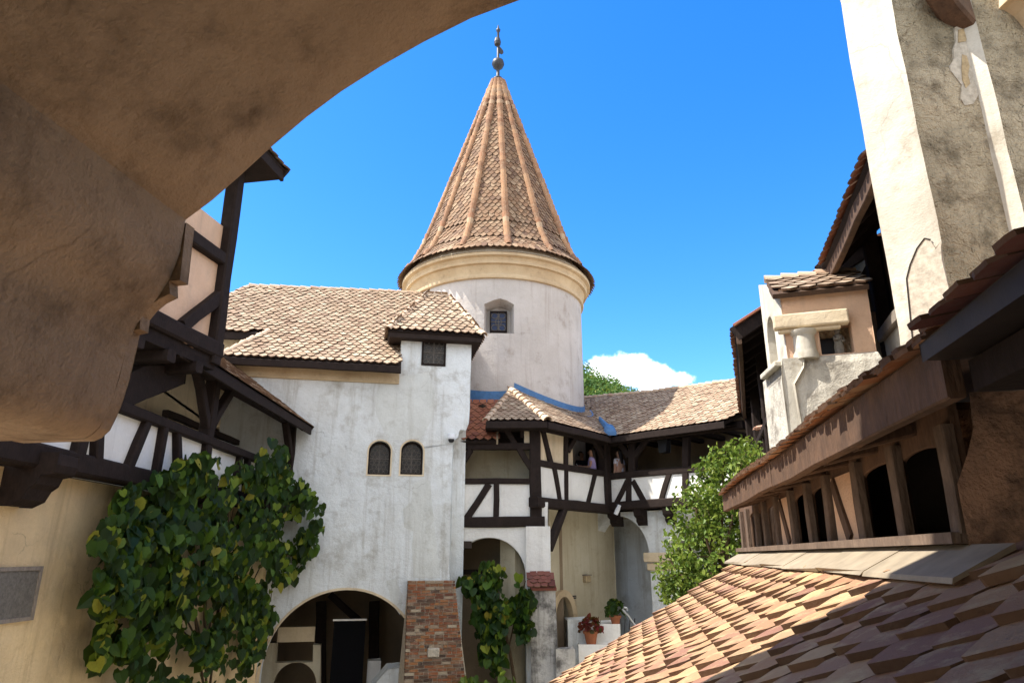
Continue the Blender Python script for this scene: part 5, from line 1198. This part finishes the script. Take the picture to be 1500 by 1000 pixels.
# ------------------------------------------------------------------ people in the gallery
def skin_mesh(nodes, edges, name, mat, parent, lvl=2):
    me = bpy.data.meshes.new(name); me.from_pydata([tuple(n[0]) for n in nodes], edges, []); o = link(name, me, mat, parent)
    sm = o.modifiers.new('skin', 'SKIN')
    for i, nd in enumerate(nodes):
        r = nd[1]; me.skin_vertices[0].data[i].radius = (r * PK, r * PK) if not isinstance(r, tuple) else (r[0] * PK, r[1] * PK); me.skin_vertices[0].data[i].use_root = (i == 0)
    o.modifiers.new('sub', 'SUBSURF').levels = lvl; o.modifiers['sub'].render_levels = lvl
    dg = bpy.context.evaluated_depsgraph_get(); ev = o.evaluated_get(dg); nm = bpy.data.meshes.new_from_object(ev)
    o.modifiers.clear(); nm.name = name; o.data = nm
    if not nm.materials: nm.materials.append(M[mat])
    for p in nm.polygons: p.use_smooth = True
    return o
PK = 1.12
def person(loc, face, label, shirt, trousers, arm='bent', hair_long=True, lean=0.):
    t_ = thing('person', loc, label, 'person', 'people standing in the galleries')
    f = V((math.sin(face), math.cos(face), 0)); r = V((f.y, -f.x, 0))
    w = lambda x, y, z: V(loc) + (r * x + f * (y + lean * max(0, z - .95)) + V((0, 0, z))) * PK
    sh = lambda s: w(.17 * s, 0, 1.36)
    def armn(s, mode):
        if mode == 'bent': return [w(.20 * s, .02, 1.12), w(.12 * s, .27, 1.13), w(.10 * s, .36, 1.16)]
        if mode == 'rail': return [w(.24 * s, .12, 1.14), w(.16 * s, .36, 1.12), w(.12 * s, .43, 1.12)]
        return [w(.21 * s, -.01, 1.08), w(.22 * s, .06, .84), w(.22 * s, .08, .75)]
    nodes = [(w(0, 0, .95), (.15, .11)), (w(0, 0, 1.12), (.13, .095)), (w(0, 0, 1.30), (.15, .10)), (w(0, 0, 1.42), .07), (w(0, .015, 1.49), .05), (w(0, .02, 1.57), (.073, .085)), (w(0, .02, 1.66), (.07, .08))]
    edges = [(0, 1), (1, 2), (2, 3), (3, 4), (4, 5), (5, 6)]
    for s in (-1, 1):
        mode = arm[0 if s < 0 else 1] if isinstance(arm, tuple) else arm
        k = len(nodes); a = armn(s, mode); nodes += [(sh(s), .055), (a[0], .042), (a[1], .030), (a[2], .034)]; edges += [(2, k), (k, k+1), (k+1, k+2), (k+2, k+3)]
        hd = (a[2] - a[1]).normalized(); sd = hd.cross(V((0, 0, 1))).normalized()
        for q, ln in ((-.024, .065), (-.009, .075), (.007, .07), (.022, .055)):
            b = a[2] + hd * .02 + sd * q; k2 = len(nodes); nodes += [(b + hd * ln * .5, .009), (b + hd * ln + V((0, 0, -.02)), .007)]; edges += [(k + 3, k2), (k2, k2 + 1)]
        k2 = len(nodes); nodes += [(a[2] + sd * .035 * s + hd * .02, .01), (a[2] + sd * .045 * s + hd * .05, .008)]; edges += [(k + 3, k2), (k2, k2 + 1)]
        k = len(nodes); nodes += [(w(.09 * s, 0, .86), .085), (w(.095 * s, .015, .48), .055), (w(.095 * s, -.01, .10), .038), (w(.10 * s, .13, .04), .035)]; edges += [(0, k), (k, k+1), (k+1, k+2), (k+2, k+3)]
    body = skin_mesh(nodes, edges, 'body', 'skin', t_)
    # clothing follows the torso
    sn = [(w(0, 0, .93), (.165, .125)), (w(0, 0, 1.12), (.145, .11)), (w(0, 0, 1.30), (.165, .115)), (w(0, 0, 1.41), .085)]; se = [(0, 1), (1, 2), (2, 3)]
    for s in (-1, 1):
        mode = arm[0 if s < 0 else 1] if isinstance(arm, tuple) else arm
        k = len(sn); e = armn(s, mode)[0]; sn += [(sh(s), .068), (sh(s).lerp(e, .5), .06)]; se += [(2, k), (k, k + 1)]
    skin_mesh(sn, se, 'shirt', shirt, t_)
    tn = [(w(0, 0, .92), (.165, .125))]; te = []
    for s in (-1, 1):
        k = len(tn); tn += [(w(.095 * s, 0, .82), .10), (w(.095 * s, .015, .48), .07), (w(.095 * s, -.01, .12), .055)]; te += [(0, k), (k, k+1), (k+1, k+2)]
    skin_mesh(tn, te, 'trousers', trousers, t_)
    hn = [(w(0, -.02, 1.70), (.075, .085)), (w(0, -.05, 1.63), (.085, .075)), (w(0, -.07, 1.54), (.08, .05))]; he = [(0, 1), (1, 2)]
    if hair_long: hn += [(w(0, -.10, 1.40), (.075, .04)), (w(0, -.12, 1.24), (.05, .03))]; he += [(2, 3), (3, 4)]
    skin_mesh(hn, he, 'hair', 'hair', t_)
    m = MB()
    for s in (-1, 1): m.lathe(w(.03 * s, .093, 1.60), [(.002, -.01), (.011, 0), (.002, .01)], 8)
    m.build('eyes', 'blackplastic', body)
    m = MB(); m.tube([w(0, .09, 1.60), w(0, .115, 1.565), w(0, .09, 1.555)], .011, 6); m.tube([w(-.022, .092, 1.525), w(0, .098, 1.522), w(.022, .092, 1.525)], .006, 6); m.build('nose_and_mouth', 'skin', body)
    return t_
zf = z_s2 + .12
def gal(x, b): a = G2.px(x, 680, b)[0]; return G2.w(a, b, zf)
lx = gal(867, -.38); person((lx.x, lx.y, zf), rad(-75), 'person in lavender top holding a pale phone behind the gallery rail', 'lavender', 'darkcloth', ('bent', 'bent'))
ph = thing('phone', V((lx.x, lx.y, zf + 1.15)), 'small pale phone held by the person in the lavender top', 'phone')
fdir = V((math.sin(rad(-75)), math.cos(rad(-75)), 0)); pr_ = V((fdir.y, -fdir.x, 0)); c_ = V((lx.x, lx.y, zf + 1.17 * PK)) + (fdir * .42 - pr_ * .09) * PK
m = MB(); m.beam(c_ - fdir * .03 + V((0, 0, -.05)), c_ + fdir * .05 + V((0, 0, .07)), .075, .012, ch=.2, wob=0); m.build('case', 'plastic', ph)
dk = gal(852, -1.05); person((dk.x, dk.y, zf), rad(150), 'dark clothed person standing deep in the shadow of the middle gallery bay', 'darkcloth', 'darkcloth', 'down', False)
g3p = lambda x, b: G3.w(G3.px(x, 680, b)[0], b, zf)
wt = g3p(907, -.45); person((wt.x, wt.y, zf), rad(-40), 'person in white T-shirt with long dark hair standing with back turned by the corner post', 'whitecloth', 'darkcloth', 'down')
pa = FWw.w(FWw.px(1136, 610, .35)[0], .42, zr5 - 1.05); person((pa.x, pa.y, pa.z), rad(azW - 95), 'person leaning bare forearms on the rail of the right wing', 'darkcloth', 'darkcloth', ('rail', 'rail'), False, .15)
# ------------------------------------------------------------------ small fittings
q = p3(973, 650, -.3); ls = thing('loudspeaker', G3.w(q[0], -.3, q[1]), 'small black loudspeaker hanging under the gallery ceiling', 'loudspeaker')
m = MB(); m.prism(G3, [(q[0] - .13, q[1] - .28), (q[0] + .13, q[1] - .28), (q[0] + .16, q[1] + .1), (q[0] - .16, q[1] + .1)], -.18, -.42); m.build('cabinet', 'blackplastic', ls, bevel=.02)
m = MB(); m.fbox(G3, q[0] - .03, q[0] + .03, -.27, -.33, q[1] + .1, zet); m.build('bracket', 'iron', ls)
q = p3(904, 746, .25); fl_ = thing('spotlight', G3.w(q[0], .22, q[1]), 'pale cylindrical spotlight clipped beneath the gallery corner post', 'spotlight')
c_ = G3.w(q[0], .22, q[1]); m = MB(); ax = (V((.35, -.3, .8))).normalized(); m.tube([c_ - ax * .16, c_ - ax * .13, c_ + ax * .02, c_ + ax * .05], .075, 12); m.tube([c_ + ax * .06, c_ + ax * .16], .06, 12); m.build('lamp_body', 'plastic', fl_)
m = MB(); m.tube([c_, c_ + V((0, .18, .06)), c_ + V((0, .2, .2))], .02, 6); m.build('bracket', 'iron', fl_)
q = q2(857, 847); jb = thing('letter_box', F2w.w(q[0], 0, q[1]), 'small tan square box on the recessed gallery wall', 'wall box')
m = MB(); m.fbox(F2w, q[0] - .14, q[0] + .14, .14, -.01, q[1] - .11, q[1] + .1); m.build('case', 'tan', jb, bevel=.02)
m = MB(); m.fbox(F2w, q[0] - .16, q[0] + .16, .17, -.005, q[1] + .1, q[1] + .13); m.build('lid', 'greywood', jb)
q = q2(840, 874); nb_ = thing('wall_plate', F2w.w(q[0], 0, q[1]), 'little dark rectangular plate on the wall beside the arched door', 'plate')
m = MB(); m.fbox(F2w, q[0] - .13, q[0] + .13, .03, -.005, q[1] - .05, q[1] + .05); m.build('plate', 'iron', nb_, bevel=.008); m = MB(); m.fbox(F2w, q[0] - .1, q[0] + .1, .036, .029, q[1] - .012, q[1] + .012); m.build('face', 'zinc', nb_)
def pot(px, py, b, label, r, plant, n, ht):
    q = G1.px(px, py, b); base = G1.w(q[0], b, q[1]); t_ = thing('flower_pot', base, label, 'flower pot', 'terracotta flower pots on the low walls')
    m = MB(); m.lathe(base, [(r * .62, 0), (r * .66, .02), (r * .9, r * 1.35), (r * 1.05, r * 1.36), (r * 1.08, r * 1.7), (r * .95, r * 1.72), (r * .9, r * 1.6), (.01, r * 1.58)], 20); m.build('pot', 'terracotta', t_)
    m = MB()
    for i in range(n):
        u = rnd_unit(); u.z = abs(u.z); p = base + V((0, 0, r * 1.7)) + V((u.x * r * 1.5, u.y * r * 1.5, u.z * ht)); leaf(m, p, rnd_unit(), (u + rnd_unit() * .4).normalized(), R.uniform(.09, .16), .2)
    m.build('plant', plant, t_); return t_
pot(866, 943, -.7, 'terracotta pot with dark red flowers on the lower step', .21, 'flower', 120, .34)
pot(902, 916, -1.6, 'terracotta pot with leafy green plant on the parapet in the niche', .17, 'vine', 110, .42)
hp = lambda x, y: G1.P(x, y, -1.2)
b0_ = hp(905, 935); hr = thing('metal_handrail', b0_, 'curled pale metal handrail end on dark bars beside the green potted plant', 'handrail')
m = MB(); m.tube([hp(934, 920), hp(926, 910), hp(920, 901), hp(915, 896), hp(912, 892), hp(914, 889), hp(918, 890), hp(919, 894)], .035, 8); m.build('rail', 'chrome', hr)
m = MB()
for x in (906, 913, 920, 927): m.tube([hp(x, 960), hp(x + 1, 930), hp(x + 3, 905)], .018, 6)
m.build('bars', 'iron', hr)
for o in bpy.data.objects:
    if o.type == 'MESH' and o.data.users and len(o.data.polygons): pass
